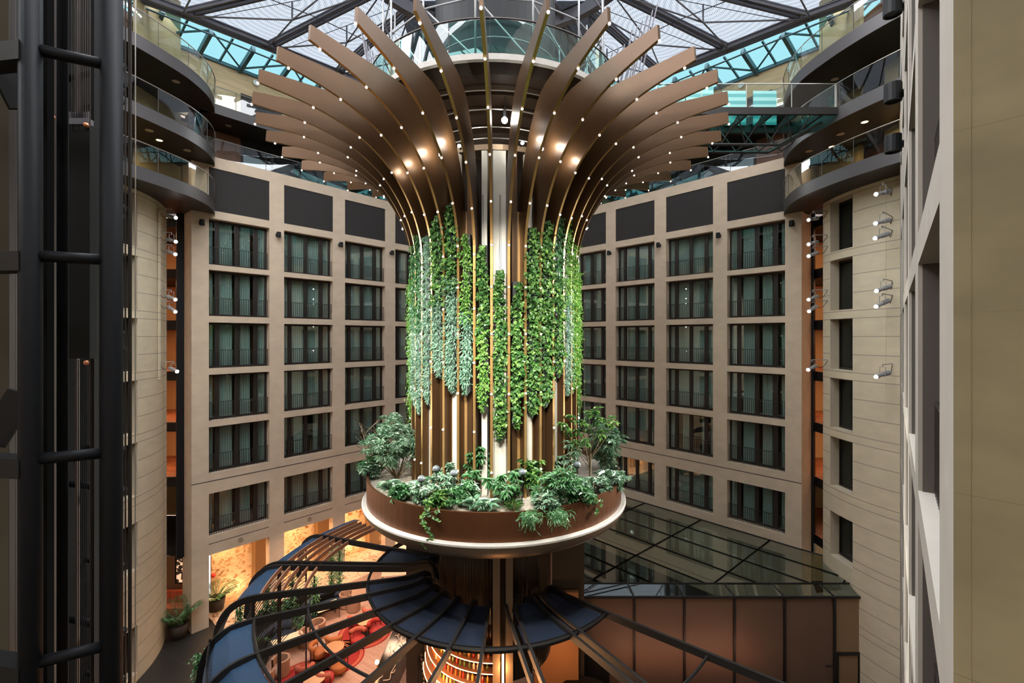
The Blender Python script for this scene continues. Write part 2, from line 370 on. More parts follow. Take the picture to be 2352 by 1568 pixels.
def make_window_meshes():
    W, H = OPN, 2.65
    fr = MB(); y = 0.42
    fr.b3(0, W, y, y+.12, 0, .12); fr.b3(0, W, y, y+.12, H-.12, H); fr.b3(0, .07, y, y+.12, .12, H-.12); fr.b3(W-.1, W, y, y+.12, .12, H-.12)
    for x0, x1 in ((.44, .66), (1.50, 1.72), (2.55, 2.78)): fr.b3(x0, x1, y, y+.12, .12, H-.12)
    panes = []
    for x0, x1 in ((.07, .44), (.66, 1.50), (1.72, 2.55), (2.78, W-.1)):
        g = MB(); g.quad((x0, y+.07, .12), (x1, y+.07, .12), (x1, y+.07, H-.12), (x0, y+.07, H-.12)); panes.append(g)
    rl = MB(); rl.b3(0.02, W-.02, .14, .165, 1.03, 1.055); rl.b3(0.02, W-.02, .14, .165, .04, .06)
    nb = 27
    for k in range(nb): x = .06+(W-.12)*k/(nb-1); rl.b3(x-.011, x+.011, .141, .163, -0.0, 1.03)
    cur = []
    for gaps in ([(0.0, .40), (.72, 1.42), (1.85, 2.42), (2.9, 3.3)], [(0.0, .5), (.6, 1.62), (1.66, 2.62), (2.7, 3.3)], [(0.0, .4), (.9, 1.5), (2.25, 2.55), (2.85, 3.3)]):
        c = MB()
        for a, b_ in gaps:
            n = max(6, int((b_-a)/.025)); A = []; B = []
            for i in range(n+1):
                x = a+(b_-a)*i/n; yy = .70+.035*math.sin(x*2*math.pi/.13)+.015*math.sin(x*9)
                A.append((x, yy, .05)); B.append((x, yy, H-.05))
            c.strip(A, B)
        cur.append(c)
    return fr, panes, rl, cur
_fr, _pn, _rl, _cur = make_window_meshes()
protos = []
WN = [0]
def proto_window(ci):
    WN[0] += 1
    e = empty('window_%d' % WN[0])
    mk('window_frame', _fr, M['frame'], e, local=True)
    for g in _pn: mk('pane', g, M['winglass'], e, local=True)
    mk('railing', _rl, M['raildark'], e, local=True)
    mk('curtain', _cur[ci], M['curtain'], e, local=True, smooth=True)
    return e
BAYW = ['first', 'second', 'third', 'fourth']
def facade(fc, side, ground_open):
    mb = MB()
    piers = [(-.85, 0), (OPN, MOD), (OPN+MOD, 2*MOD), (OPN+2*MOD, 3*MOD), (OPN+3*MOD, 25.5)]
    for a, b in piers: fc.box(mb, a, b, 0, .55, FLOOR, 10.4)
    fc.box(mb, -.85, -.62, .55, 1.7, FLOOR, 10.4)
    for k in range(4):
        a, b = k*MOD, k*MOD+OPN
        lo = -12.5 if ground_open else FLOOR
        zs = [(9.75, 10.4), (WTOP[0], 7.29)]
        for i in range(5): zs.append((WTOP[i+1], WBOT[i]))
        zs.append((lo, WBOT[5]))
        for z0, z1 in zs: fc.box(mb, a, b, 0, .55, z0, z1)
    wl = mk('wall_'+side, mb, M['stone']); struct(wl, 'pale limestone grid facade on the '+side+' side of the atrium')
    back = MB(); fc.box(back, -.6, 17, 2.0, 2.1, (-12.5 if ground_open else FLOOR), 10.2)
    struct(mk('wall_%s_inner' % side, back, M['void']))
    fl = MB()
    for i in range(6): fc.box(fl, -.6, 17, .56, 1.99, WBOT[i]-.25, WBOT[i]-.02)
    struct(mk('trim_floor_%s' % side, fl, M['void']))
    gr = MB()
    for z in (-8.27,):
        for a, b in piers: fc.box(gr, a, b, -.006, 0.0, z-.022, z+.022)
        for k in range(4): fc.box(gr, k*MOD, k*MOD+OPN, -.006, 0.0, z-.022, z+.022)
    if ground_open:
        for k in range(4):
            for j in range(30): fc.box(gr, k*MOD+j*.11, k*MOD+j*.11+.08, -.006, 0, -11.89, -11.84)
    struct(mk('trim_joint_%s' % side, gr, M['void']))
    rz = math.atan2(fc.u.y, fc.u.x) if side == 'left' else math.atan2(-fc.u.y, -fc.u.x)
    for k in range(4):
        pm = MB(); fc.box(pm, k*MOD+.01, k*MOD+OPN-.01, .04, .3, 7.3, 9.74)
        o = mk('acoustic_panel', pm, M['panel'])
        tag(o, 'black ribbed panel in the top of the %s facade, %s bay from the %s end' % (side, BAYW[k], side), 'wall panel', 'black panels above the windows')
        for i in range(6):
            ci = (k*2+i*3) % 3 if not (i == 4 and k == 1) else 2
            if ci == 2 and not (i == 4 and k == 1): ci = 1
            if protos[ci] is None: e = protos[ci] = proto_window(ci)
            else:
                e = copy_tree(protos[ci]); WN[0] += 1; e.name = 'window_%d' % WN[0]
            e.location = fc.p(k*MOD if side == 'left' else k*MOD+OPN, 0, WBOT[i]); e.rotation_euler = (0, 0, rz)
            if i == 5: e.scale = (1, 1, (WTOP[5]-WBOT[5])/2.65)
            e['kind'] = 'structure'
            e['label'] = 'curtained window with thin railing, %s row from the top, %s bay from the %s end' % (ORD[i], BAYW[k], side)
protos = [None, None, None]
facade(FL, 'left', True)
facade(FR, 'right', False)
# spot lamps on the piers just above the top windows
def pier_lamp(pos, n, label, r=.13, h=.32, arm=.28):
    e = empty('wall_spotlight', pos); tag(e, label, 'lamp', 'black cylinder spotlights on the walls')
    c = Vector(pos)+Vector(n)*arm
    b = MB(); b.lathe([(0, h/2), (r*.98, h/2), (r, h/2-.02), (r, -h/2), (r*.85, -h/2), (r*.8, -h/2+.05), (0, -h/2+.05)], 16, (c.x, c.y)); b.v = [(x, y, z+c.z) for x, y, z in b.v]
    mk('lamp_housing', b, M['black'], e, smooth=False)
    a = MB(); a.beam(Vector(pos), c-Vector(n)*r*.9, .08, .08); a.beam(Vector(pos)-Vector(n)*.02, Vector(pos)+Vector(n)*.03, .14, .2); mk('bracket', a, M['black'], e)
for side, fc in (('left', FL), ('right', FR)):
    for k, s_ in enumerate((-.42, OPN+.45, OPN+MOD+.45, OPN+2*MOD+.45)):
        pier_lamp(fc.p(s_, 0, 6.45), fc.n, 'black spotlight on the %s facade pier, %s from the %s end' % (side, BAYW[k], side))
for q_, s_ in enumerate((1.66, MOD+1.66, 2*MOD+1.66)):
    c_ = FL.p(s_, -.02, -12.15); e = empty('wall_emblem', c_); tag(e, 'tiny round emblem on the stone band over the %s lounge opening from the left' % BAYW[q_], 'emblem', 'round emblems on the stone band')
    b = MB(); b.tube([c_+FL.u*.12*math.cos(t*.2618)+Vector((0, 0, .12*math.sin(t*.2618))) for t in range(2, 25)], .012, 5); mk('ring', b, M['revealbrown'], e)
    b = MB(); b.tube([c_+FL.u*.05+Vector((0, 0, .07)), c_-FL.u*.03+Vector((0, 0, .05)), c_-FL.u*.03, c_+FL.u*.03-Vector((0, 0, .02)), c_-FL.u*.02-Vector((0, 0, .07))], .010, 5); mk('mark', b, M['revealbrown'], e)
# ---------------------------------------------------------------- floor
fm = MB(); fm.b3(-26, 26, -9, 47, FLOOR-.3, FLOOR)
struct(mk('floor', fm, M['floordark']), 'dark tiled lobby floor')
# rear enclosure of the atrium, behind the camera position
rw = MB(); rw.b3(-26, 26, -9.4, -9.0, FLOOR, 16); struct(mk('wall_rear', rw, M['stone']))
rw = MB(); rw.b3(-26.4, -26, -9, 40, FLOOR, 16); struct(mk('wall_west', rw, M['stone']))
rw = MB(); rw.b3(-26, 26, -9, 3.5, 18.0, 18.3); struct(mk('sky_blocker_near', rw, M['soffit']), 'unseen sky blocker added over the near end of the atrium')  # added lid out of view, blocks sky to dim the near concrete
for i_ in range(6):
    b = MB(); b.b3(-25, 25, 4.4+i_*2.6, 4.9+i_*2.6, 18.0, 18.4); struct(mk('roof_beam', b, M['truss']))
for i_ in range(9):
    b = MB(); b.b3(-20.2+i_*5, -19.8+i_*5, 3.6, 19.5, 18.45, 18.9); struct(mk('roof_beam', b, M['truss']))
rw = MB(); rw.b3(26, 26.4, -9, 40, FLOOR, 16); struct(mk('wall_east', rw, M['stone']))
# ================================================================ curved stone towers
def tower(side, path, opens, z0, z1, pane_in):
    """path: list of (x,y); opens: list of (i0,i1,zlo,zhi) segments index range along the path with an opening"""
    mb = MB()
    zs = sorted(set([z0, z1]+[o[2] for o in opens]+[o[3] for o in opens]))
    for i in range(len(path)-1):
        for j in range(len(zs)-1):
            zc = (zs[j]+zs[j+1])/2
            if any(o[0] <= i < o[1] and o[2] < zc < o[3] for o in opens): continue
            a, b = path[i], path[i+1]
            mb.quad((a[0], a[1], zs[j]), (b[0], b[1], zs[j]), (b[0], b[1], zs[j+1]), (a[0], a[1], zs[j+1]))
    wl = mk('wall_tower_'+side, mb, M['tower']); struct(wl, 'curved limestone tower wall on the %s side' % side)
    mb = MB()
    for o in opens:
        pts = path[o[0]:o[1]+1]; inn = [(x+pane_in[0], y+pane_in[1]) for x, y in pts]
        for z in (o[2], o[3]):
            mb.strip([(x, y, z) for x, y in pts], [(x, y, z) for x, y in inn])
        for (a, b) in ((pts[0], inn[0]), (pts[-1], inn[-1])):
            mb.quad((a[0], a[1], o[2]), (b[0], b[1], o[2]), (b[0], b[1], o[3]), (a[0], a[1], o[3]))
    struct(mk('trim_reveals_'+side, mb, M['towerplain']))
    for q, o in enumerate(sorted(opens, key=lambda t: -t[2])):
        a = path[o[0]]; b = path[o[1]]
        A = Vector((a[0]+pane_in[0]*.85, a[1]+pane_in[1]*.85, 0)); B = Vector((b[0]+pane_in[0]*.85, b[1]+pane_in[1]*.85, 0))
        WN[0] += 1; e = empty('window_%d' % WN[0], ((A.x+B.x)/2, (A.y+B.y)/2, o[2]))
        e['kind'] = 'structure'; e['label'] = 'narrow dark window of the %s curved tower, %s from the top' % (side, ORD[q])
        z_0, z_1 = Vector((0, 0, o[2])), Vector((0, 0, o[3]))
        f = MB()
        f.beam(A+z_0, A+z_1, .1, .1); f.beam(B+z_0, B+z_1, .1, .1); f.beam(A+z_0+Vector((0, 0, .05)), B+z_0+Vector((0, 0, .05)), .1, .1); f.beam(A+z_1-Vector((0, 0, .05)), B+z_1-Vector((0, 0, .05)), .1, .1)
        mk('window_frame', f, M['frame'], e)
        g = MB(); g.quad(A+z_0, B+z_0, B+z_1, A+z_1); mk('pane', g, M['darkglass'], e)
        g = MB(); off = Vector((pane_in[0], pane_in[1], 0))*.12; g.quad(A+z_0+off, B+z_0+off, B+z_1+off, A+z_1+off); mk('dark_backing', g, M['void'], e)  # near-black sheet standing in for the dark room behind the pane
def arcp(cx, cyy, r, a0, a1, n, mirror=False):
    out = []
    for i in range(n+1):
        t = R(a0+(a1-a0)*i/n); out.append((cx+(-1 if mirror else 1)*r*math.cos(t), cyy+r*math.sin(t)))
    return out
# left: window opening from theta -7.9 to 4.3
PL = arcp(-25.4, 22.2, 7.3, -75, -7.9, 16)+arcp(-25.4, 22.2, 7.3, -7.9, 4.3, 4)[1:]+arcp(-25.4, 22.2, 7.3, 4.3, 28, 8)[1:]
iL0 = 16; iL1 = 20
PL += [(-19.0, 25.72), (-19.06, 25.95), (-19.2, 26.1), (-19.5, 26.17), (-26, 26.17)]
tz = [(0.91+3*k, 0.91+3*k-2.55) for k in (2, 1, 0, -1, -2)]+[(-8.93, -11.2)]
tower('left', PL, [(iL0, iL1, b, a) for a, b in tz]+[(iL0, iL1, -16.2, -13.9)], FLOOR, 7.2, (-.6, 0))
PR = arcp(23.7, 23.5, 7.3, -75, -6.3, 16, True)+arcp(23.7, 23.5, 7.3, -6.3, 6.3, 4, True)[1:]+arcp(23.7, 23.5, 7.3, 6.3, 11, 3, True)[1:]
PR += [(16.6, 25.1), (16.72, 25.22), (16.95, 25.3), (26, 25.3)]
tower('right', PR, [(16, 20, b, a) for a, b in tz], FLOOR, 7.2, (.6, 0))
# ================================================================ lit corridors in the gaps beside the facades
def corridor(side, x0, x1, y0, y1):
    sg = -1 if side == 'left' else 1
    levels = [7.0, 4.0, 1.0, -2.0, -5.0, -8.2, -12.3 if side == 'left' else -11.6]
    lv = MB()
    for i, z in enumerate(levels):
        lv.b3(x0, x1, y0, y1, z-.55, z-.02)
    struct(mk('trim_slab_'+side, lv, M['black']), 'black floor edges of the corridor beside the %s tower' % side)
    fl = MB()
    for i, z in enumerate(levels[:-1] if side == 'left' else levels): fl.b3(x0, x1, y0+.05, y1, z-.02, z)
    struct(mk('floor_corridor_'+side, fl, M['redwood']))
    bk = MB(); bk.b3(x0, x1, y1, y1+.1, FLOOR if side == 'right' else -12.3, 7); struct(mk('wall_corridor_'+side, bk, M['creamwall']))
    sw = MB()
    xa, xb = (x0-.1, x0) if side == 'left' else (x1, x1+.1)
    sw.b3(xa, xb, y0, y1, -12.3, 7); 
    xa2, xb2 = (x1, x1+.06) if side == 'left' else (x0-.06, x0)
    sw.b3(xa2, xb2, y0+.9, y1, -12.3, 7)
    struct(mk('wall_corridor_side_'+side, sw, M['orangewall']))
    for i, z in enumerate(levels[:-1]):
        if i == 0: continue
        zt = levels[i-1]-.56
        area('corridor_light', ((x0+x1)/2, y0+1.6, zt-.05), (0, 0, 0), 1.2, 75, (1.0, 0.52, 0.24))
        dr = MB(); xm = x1-1.0 if side == 'left' else x0+.3
        dr.b3(xm, xm+.75, y1-.08, y1-.01, z, z+2.1); 
        dd = mk('door_%d' % (i if side == 'left' else i+10), dr, M['black']); struct(dd)
corridor('left', -24, -19.35, 27.6, 32.5)
corridor('right', 17.85, 23.5, 26.9, 32.0)
for sg, x, y in ((-1, -19.15, 27.25), (1, 17.66, 27.9)):
    pm = MB(); pm.box((x, y, -2.7), (.34, .5, 20.0), R(-49) if sg < 0 else R(42)); struct(mk('trim_post_%s' % ('left' if sg < 0 else 'right'), pm, M['black']))
# ================================================================ balconies
EL = [(-18.6, 15.5), (-17.6, 18.0), (-17.0, 20.0), (-16.5, 21.8), (-16.2, 23.4), (-16.3, 25.0), (-16.75, 26.3), (-17.2, 27.1)]
ER = [(17.6, 15.2), (16.4, 17.4), (15.65, 18.9), (15.05, 20.6), (14.72, 22.2), (14.6, 23.6), (14.85, 25.1), (15.35, 26.4), (15.8, 27.2)]
def edge_curve(E): return [(p.x, p.y) for p in crom([(a, b, 0) for a, b in E], 4)]
def downlight(pos, on, label):
    e = empty('downlight', pos); tag(e, label, 'downlight', 'round downlights in the balcony soffits')
    b = MB(); b.lathe([(0, 0), (.13, 0), (.17, -.01), (.17, -.03), (.13, -.03)], 18, (pos[0], pos[1])); b.v = [(x, y, z+pos[2]) for x, y, z in b.v]
    mk('trim_ring', b, M['downoff'], e)
    b = MB(); b.lathe([(0, -.031), (.13, -.031)], 18, (pos[0], pos[1])); b.v = [(x, y, z+pos[2]) for x, y, z in b.v]
    mk('lens', b, M['down'] if on else M['downoff'], e)
    if on: spot('downlight_lamp', (pos[0], pos[1], pos[2]-.06), (pos[0], pos[1], pos[2]-3), 260, (1, .62, .30), 130, .12, .8)
def balcony(side, E, z, name_lv, xb, lights, off=0.0):
    pts = edge_curve(E); sg = -1 if side == 'left' else 1
    e = empty('curved_balcony', (pts[12][0], pts[12][1], z-.5))
    tag(e, 'curved grey balcony with glass balustrade, %s level, %s side' % (name_lv, side), 'balcony', 'curved balconies of the two towers')
    poly = pts+[(xb, pts[-1][1]), (xb, pts[0][1])]
    if side == 'left': poly = poly[::-1]
    sl = MB(); sl.prism(poly, z-.5, z)
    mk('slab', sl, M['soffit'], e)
    fa = MB(); o = []
    for i, (x, y) in enumerate(pts):
        a = pts[max(i-1, 0)]; b = pts[min(i+1, len(pts)-1)]
        d = Vector((b[0]-a[0], b[1]-a[1], 0)).normalized(); n = Vector((d.y, -d.x, 0))*(1 if side == 'left' else -1)
        o.append((x+n.x*.06, y+n.y*.06))
    fa.strip([(x, y, z-.56) for x, y in o], [(x, y, z+.04) for x, y in o])
    fa.strip([(x, y, z-.56) for x, y in o], [(x, y, z-.56) for x, y in pts]); fa.strip([(x, y, z+.04) for x, y in o], [(x, y, z+.04) for x, y in pts])
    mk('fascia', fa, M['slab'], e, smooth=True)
    ins = [(x*.994, y) for x, y in pts]
    step = 4
    for i in range(0, len(ins)-1, step):
        g = MB(); seg = ins[i:i+step+1]
        seg = [seg[0]]+seg[1:-1]+[(seg[-1][0]*.998+seg[-2][0]*.002, seg[-1][1]*.995+seg[-2][1]*.005)]
        g.strip([(x, y, z+.04) for x, y in seg], [(x, y, z+1.10) for x, y in seg]); mk('glass_pane', g, M['railglass'], e, smooth=True)
    h = MB(); h.tube([(x, y, z+1.13) for x, y in ins], .024, 6); mk('handrail', h, M['rail'], e, smooth=True)
    j = MB()
    for i in range(0, len(ins), step): x, y = ins[i]; j.box((x, y, z+.57), (.015, .02, 1.06))
    mk('pane_joint', j, M['raildark'], e)
    for q, (x, y, on) in enumerate(lights):
        downlight((x, y, z-.5), on, '%s downlight under the %s %s balcony, %s from the camera' % ('lit' if on else 'unlit', name_lv, side, ORD[q]))
balcony('left', EL, 7.6, 'lowest', -25, [])
balcony('left', EL, 10.4, 'middle', -25, [(-18.1, 21.3, True), (-17.7, 23.6, True), (-17.35, 22.5, False), (-17.2, 24.9, False)])
balcony('left', EL, 13.45, 'top', -25, [(-17.6, 21.0, False), (-17.0, 23.8, False)])
balcony('right', ER, 7.6, 'lowest', 25, [])
balcony('right', ER, 10.4, 'middle', 25, [(16.2, 19.6, False), (16.2, 21.6, True), (16.6, 24.4, True), (16.0, 22.9, False), (15.8, 25.0, False)])
balcony('right', ER, 13.45, 'top', 25, [(16.6, 18.8, False), (16.2, 23.6, False)])
# walls behind the balconies
for side, xw, m_ in (('left', -19.3, M['olive']), ('right', 17.9, M['olive'])):
    sg = -1 if side == 'left' else 1
    b = MB()
    for z0, z1 in ((7.6, 9.9), (10.4, 12.95), (13.45, 19.5)):
        for y0, y1 in ((15.5, 19.0), (20.2, 22.6), (24.2, 27.4)): b.b3(xw, xw+sg*.2, y0, y1, z0, z1)
    struct(mk('wall_balcony_'+side, b, m_), 'yellow green wall behind the %s balconies' % side)
    d = MB()
    for z0, z1 in ((7.6, 9.9), (10.4, 12.95), (13.45, 16.6)):
        d.b3(xw+sg*.9, xw+sg*1.0, 14, 31, z0-.5, z1+.5)
    struct(mk('wall_recess_'+side, d, M['brownwall']))
    area('balcony_wall_light', (xw-sg*1.0, 21, 9.7), (0, 0, 0), .3, 90, (1, .7, .4), 6)
# ================================================================ walkways and rooms above the facades
def walkway(fc, side):
    sl = MB(); fc.box(sl, -.3, 25, .56, 3.0, 10.0, 10.3); struct(mk('floor_walkway_'+side, sl, M['floordark']))
    sl = MB(); fc.box(sl, -.4, 25, -.02, 3.0, 12.95, 13.4); struct(mk('ceiling_walkway_'+side, sl, M['soffit']))
    fa = MB(); fc.box(fa, -.4, 25, -.08, -.021, 12.9, 13.45); struct(mk('trim_walkway_'+side, fa, M['slab']))
    # rear walls
    lo = MB(); fc.box(lo, -2.5, 2.6, 2.7, 2.9, 10.3, 12.95); struct(mk('wall_walkway_low_'+side, lo, M['brownwall']))
    lg = MB()
    for a in [2.6+1.9*i for i in range(10)]: fc.box(lg, a, a+.12, 2.6, 2.75, 10.3, 12.95)
    fc.box(lg, 2.6, 22, 2.6, 2.75, 12.6, 12.95)
    struct(mk('trim_glazing_'+side, lg, M['frame']))
    g = MB(); q = [fc.p(2.6, 2.68, 10.3), fc.p(22, 2.68, 10.3), fc.p(22, 2.68, 12.95), fc.p(2.6, 2.68, 12.95)]; g.quad(*q)
    WN[0] += 1; struct(mk('window_%d' % WN[0], g, M['walkglass']), 'long glazed wall along the walkway above the %s facade' % side)
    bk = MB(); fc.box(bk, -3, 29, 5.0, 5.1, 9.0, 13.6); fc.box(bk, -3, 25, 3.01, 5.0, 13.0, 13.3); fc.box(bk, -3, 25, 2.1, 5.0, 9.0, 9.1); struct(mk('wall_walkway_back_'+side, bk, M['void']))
    hi = MB(); fc.box(hi, -4.5, 28, 2.7, 2.9, 13.4, 17.25); struct(mk('wall_walkway_top_'+side, hi, M['woodwall']), 'pale birch panelled wall below the roof, %s side' % side)
    tp = MB(); fc.box(tp, -4.5, 22, 2.55, 2.72, 17.25, 17.45); struct(mk('trim_top_'+side, tp, M['trussteal']))
    op = MB(); 
    if side == 'left': fc.box(op, 2.6, 5.2, 2.66, 2.74, 13.45, 15.9)
    else: fc.box(op, 1.6, 3.9, 2.66, 2.74, 13.45, 15.9)
    WN[0] += 1; struct(mk('window_%d' % WN[0], op, M['frame']))
    for lv, z, t in (('lower', 10.4, .06), ('upper', 13.45, .02)):
        e = empty('glass_balustrade', fc.p(0, t, z)); tag(e, 'glass balustrade along the %s walkway above the %s facade' % (lv, side), 'balustrade', 'walkway balustrades')
        n = 10
        for i in range(n):
            a0 = -.3+i*1.72; a1 = a0+1.70
            g = MB(); g.quad(fc.p(a0, t, z), fc.p(a1, t, z), fc.p(a1, t, z+1.05), fc.p(a0, t, z+1.05)); mk('glass_pane', g, M['railglass'] if lv == 'upper' else M['tealglass'] if i > 2 else M['railglass'], e)
        h = MB(); h.tube([fc.p(-.3, t, z+1.08), fc.p(17, t, z+1.08)], .022, 6); mk('handrail', h, M['rail'], e)
        j = MB()
        for i in range(n+1): fc.box(j, -.31+i*1.72, -.295+i*1.72, t-.01, t+.01, z, z+1.06)
        mk('pane_joint', j, M['raildark'], e)
    for q, s_ in enumerate((1.4, 5.6, 9.8)): 
        p = fc.p(s_, 1.2, 12.95); downlight((p.x, p.y, p.z), False, 'unlit downlight over the walkway above the %s facade, %s from the %s end' % (side, ORD[q], side))
walkway(FL, 'left'); walkway(FR, 'right')
for side, fc in (('left', FL), ('right', FR)):
    for s_, rad in ((4.5, .19),):
        p = fc.p(s_-1.0, 2.62, 16.9)
        b = MB()
        for k in range(18):
            t0, t1 = 2*math.pi*k/18, 2*math.pi*(k+1)/18
            b.add([p, p+fc.u*rad*math.cos(t0)+Vector((0, 0, rad*math.sin(t0))), p+fc.u*rad*math.cos(t1)+Vector((0, 0, rad*math.sin(t1)))], [(0, 1, 2)])
            q = -fc.n*-.03
        c = MB(); c.tube([p+fc.n*.0, p+fc.n*.06], rad, 18); tag(mk('round_speaker', c, M['white']), 'white round fitting on the %s birch wall below the roof' % side, 'ceiling speaker')
# ================================================================ roof
def ibeam(mb, a, b, w_=.24, h_=.34):
    a = Vector(a); b = Vector(b)
    mb.beam(a+Vector((0, 0, h_/2)), b+Vector((0, 0, h_/2)), w_, .07); mb.beam(a-Vector((0, 0, h_/2)), b-Vector((0, 0, h_/2)), w_, .07); mb.beam(a, b, .06, h_)
NS = [-1.35, 3.1, 7.65, 12.2, 16.7]
NZ = [17.75, 18.0, 18.25, 18.4, 18.5]
ENDS = {'left': [(-8.6, 24.2, 18.6), (-6.9, 25.4, 18.9), (-5.7, 26.9, 19.0), (-4.2, 27.9, 19.0), (-2.3, 28.5, 19.0)],
        'right': [(7.2, 24.3, 18.6), (5.4, 25.6, 18.9), (4.2, 27.0, 19.0), (2.7, 27.9, 19.0), (0.8, 28.5, 19.0)]}
for side, fc in (('left', FL), ('right', FR)):
    nodes = [fc.p(s_, -.1, z) for s_, z in zip(NS, NZ)]; ends = [Vector(e) for e in ENDS[side]]
    start = fc.p(-4.6, -.1, 17.45)
    pm = MB()
    allp = [start]+nodes
    for i in range(len(allp)-1):
        for off in (0, .42):
            o_ = fc.n*off; ibeam(pm, allp[i]+o_, allp[i+1]+o_, .2, .26)
    struct(mk('roof_beam_edge_'+side, pm, M['truss']), 'double grey edge beam of the glass roof, %s side' % side)
    for k in range(5):
        b = MB(); d = (ends[k]-nodes[k]).normalized(); sd = d.cross(Vector((0, 0, 1))).normalized()*.17
        ibeam(b, nodes[k]+sd, ends[k]+sd, .12, .2); ibeam(b, nodes[k]-sd, ends[k]-sd, .12, .2)
        struct(mk('roof_beam', b, M['truss']), 'grey double roof beam on the %s, %s from the front' % (side, ORD[k]))
    front_n, front_e = fc.p(-7.5, -.1, 17.3), Vector((-11.5 if side == 'left' else 10.2, 20.0, 18.3))
    NN = [front_n]+nodes; EE = [front_e]+ends
    for k in range(5):
        a, b_, c_, d_ = NN[k], NN[k+1], EE[k+1], EE[k]
        up = Vector((0, 0, .32)); cen = (a+b_+c_+d_)/4+up
        g = MB(); g.quad(a+up, b_+up, c_+up, d_+up)
        o = mk('ceiling_panel', g, M['roofmesh'], origin=(cen.x, cen.y, cen.z)); struct(o, 'translucent mesh roof panel on the %s, %s from the front' % (side, ORD[k]))
        # bracing: cables and struts below the panel
        t = MB(); hub = cen-Vector((0, 0, 1.0))
        for q in (a, b_, c_, d_): t.tube([q-Vector((0, 0, .1)), hub], .045, 6)
        t.tube([hub, cen], .05, 6)
        t.tube([a.lerp(b_, .15), c_.lerp(d_, .15)], .02, 5); t.tube([b_.lerp(c_, .5), a.lerp(d_, .5)], .028, 5)
        struct(mk('roof_brace', t, M['truss']))
    # sloping clear glass strip between the birch wall and the edge beam, with rafters
    for i in range(20):
        s0 = -4.4+i*1.15
        lo_ = fc.p(s0, 2.6, 17.4); hi_ = fc.p(s0, .25, 17.85+.3*min(1, max(0, s0/12)))
        b = MB(); 
        if i % 2 == 0: b.beam(lo_-Vector((0, 0, .12)), hi_-Vector((0, 0, .12)), .2, .36)
        else: b.beam(lo_, hi_, .09, .14)
        struct(mk('roof_rafter', b, M['trussteal']))
    g = MB(); g.quad(fc.p(-6.5, 2.75, 17.3), fc.p(21, 2.75, 17.3), fc.p(21, .1, 18.75), fc.p(-6.5, .1, 18.2))
    WN[0] += 1; struct(mk('window_%d' % WN[0], g, M['skyglass']), 'sloping clear glass strip of the roof above the %s birch wall' % side)
    t = MB()
    for i in range(0, 18, 2):
        s0 = -4.4+i*1.15
        if (i//2) % 2: t.tube([fc.p(s0, 2.4, 17.35), fc.p(s0+2.3, .3, 17.8)], .06, 6)
        else: t.tube([fc.p(s0+2.3, 2.4, 17.35), fc.p(s0, .3, 17.8)], .06, 6)
    t.tube([fc.p(-4.4, .1, 17.3), fc.p(19, .1, 17.9)], .05, 6)
    struct(mk('roof_brace_strip', t, M['trussteal']))
    # sky-facing upstand between strip and panels
# back wedge of the roof over the hidden corner
g = MB(); W_ = [FL.p(15.5, -.1, 18.9), Vector((-6.5, 27.0, 19.3)), Vector((5.0, 27.0, 19.3)), FR.p(15.5, -.1, 18.9), FR.p(24.9, -.1, 18.9), FL.p(24.9, -.1, 18.9)]
W_ = W_[:4]+[Vector((-.8, 46.5, 18.9))]
g.add(W_, [(0, 1, 2, 3, 4)]); struct(mk('ceiling_panel_back', g, M['roofmesh'], origin=(-.8, 36, 19)), 'mesh roof panel over the far corner behind the column')
# central ring of the roof
rb = MB(); C0 = (-.8, 21.2)
prof = [(7.5, 18.5), (7.9, 18.5), (7.9, 19.15), (7.5, 19.15), (7.5, 18.5)]
rb.lathe(prof, 64, C0); struct(mk('roof_ring', rb, M['truss'], smooth=False), 'dark circular ring beam in the middle of the roof')
rb = MB()
for i in range(12):
    t = R(30*i); rb.beam((C0[0]+7.5*math.sin(t), C0[1]-7.5*math.cos(t), 18.8), (C0[0]+2.0*math.sin(t), C0[1]-2.0*math.cos(t), 20.6), .14, .25)
struct(mk('roof_ring_spokes', rb, M['truss']))
g = MB(); n = 48
for k in range(n):
    t0, t1 = 2*math.pi*k/n, 2*math.pi*(k+1)/n
    g.add([(C0[0]+2*math.sin(t0), C0[1]-2*math.cos(t0), 20.9), (C0[0]+7.6*math.sin(t0), C0[1]-7.6*math.cos(t0), 19.2), (C0[0]+7.6*math.sin(t1), C0[1]-7.6*math.cos(t1), 19.2), (C0[0]+2*math.sin(t1), C0[1]-2*math.cos(t1), 20.9)], [(0, 1, 2, 3)])
struct(mk('ceiling_panel_ring', g, M['roofmesh'], origin=(C0[0], C0[1], 20)), 'round mesh roof cone above the scaffold')
# ================================================================ near right wall (same facade module seen edge on) and concrete return
FN = Fac((.29+.811*2.27, 2.27), (.811, 1.0), (-1.0, .811))
mb = MB(); S = lambda y: (y-2.27)*1.2875
pstart = [0.0]
bays = []
s_ = S(2.95)
FN.box(mb, 0.0, s_, 0, .65, FLOOR, 17)
for k in range(5):
    a = s_; b = a+OPN; bays.append((a, b)); FN.box(mb, b, b+.9 if k < 4 else b+6, 0, .65, FLOOR, 17); s_ = b+.9
for a, b in bays:
    FN.box(mb, a, b, 0, .65, 9.8, 17)
    zs = [(9.0, 7.6)]
    tops = [6.83+3, 6.83, 3.87, .85, -2.16, -5.17, -8.98]; bots = [4.18+3, 4.18, 1.22, -1.8, -4.81, -7.82, -11.42]
    for i in range(6): FN.box(mb, a, b, 0, .65, tops[i+1], bots[i])
    FN.box(mb, a, b, 0, .65, FLOOR, bots[6])
struct(mk('wall_right_near', mb, M['pale']), 'pale stone window wall seen edge on at the right')
rvb = MB()
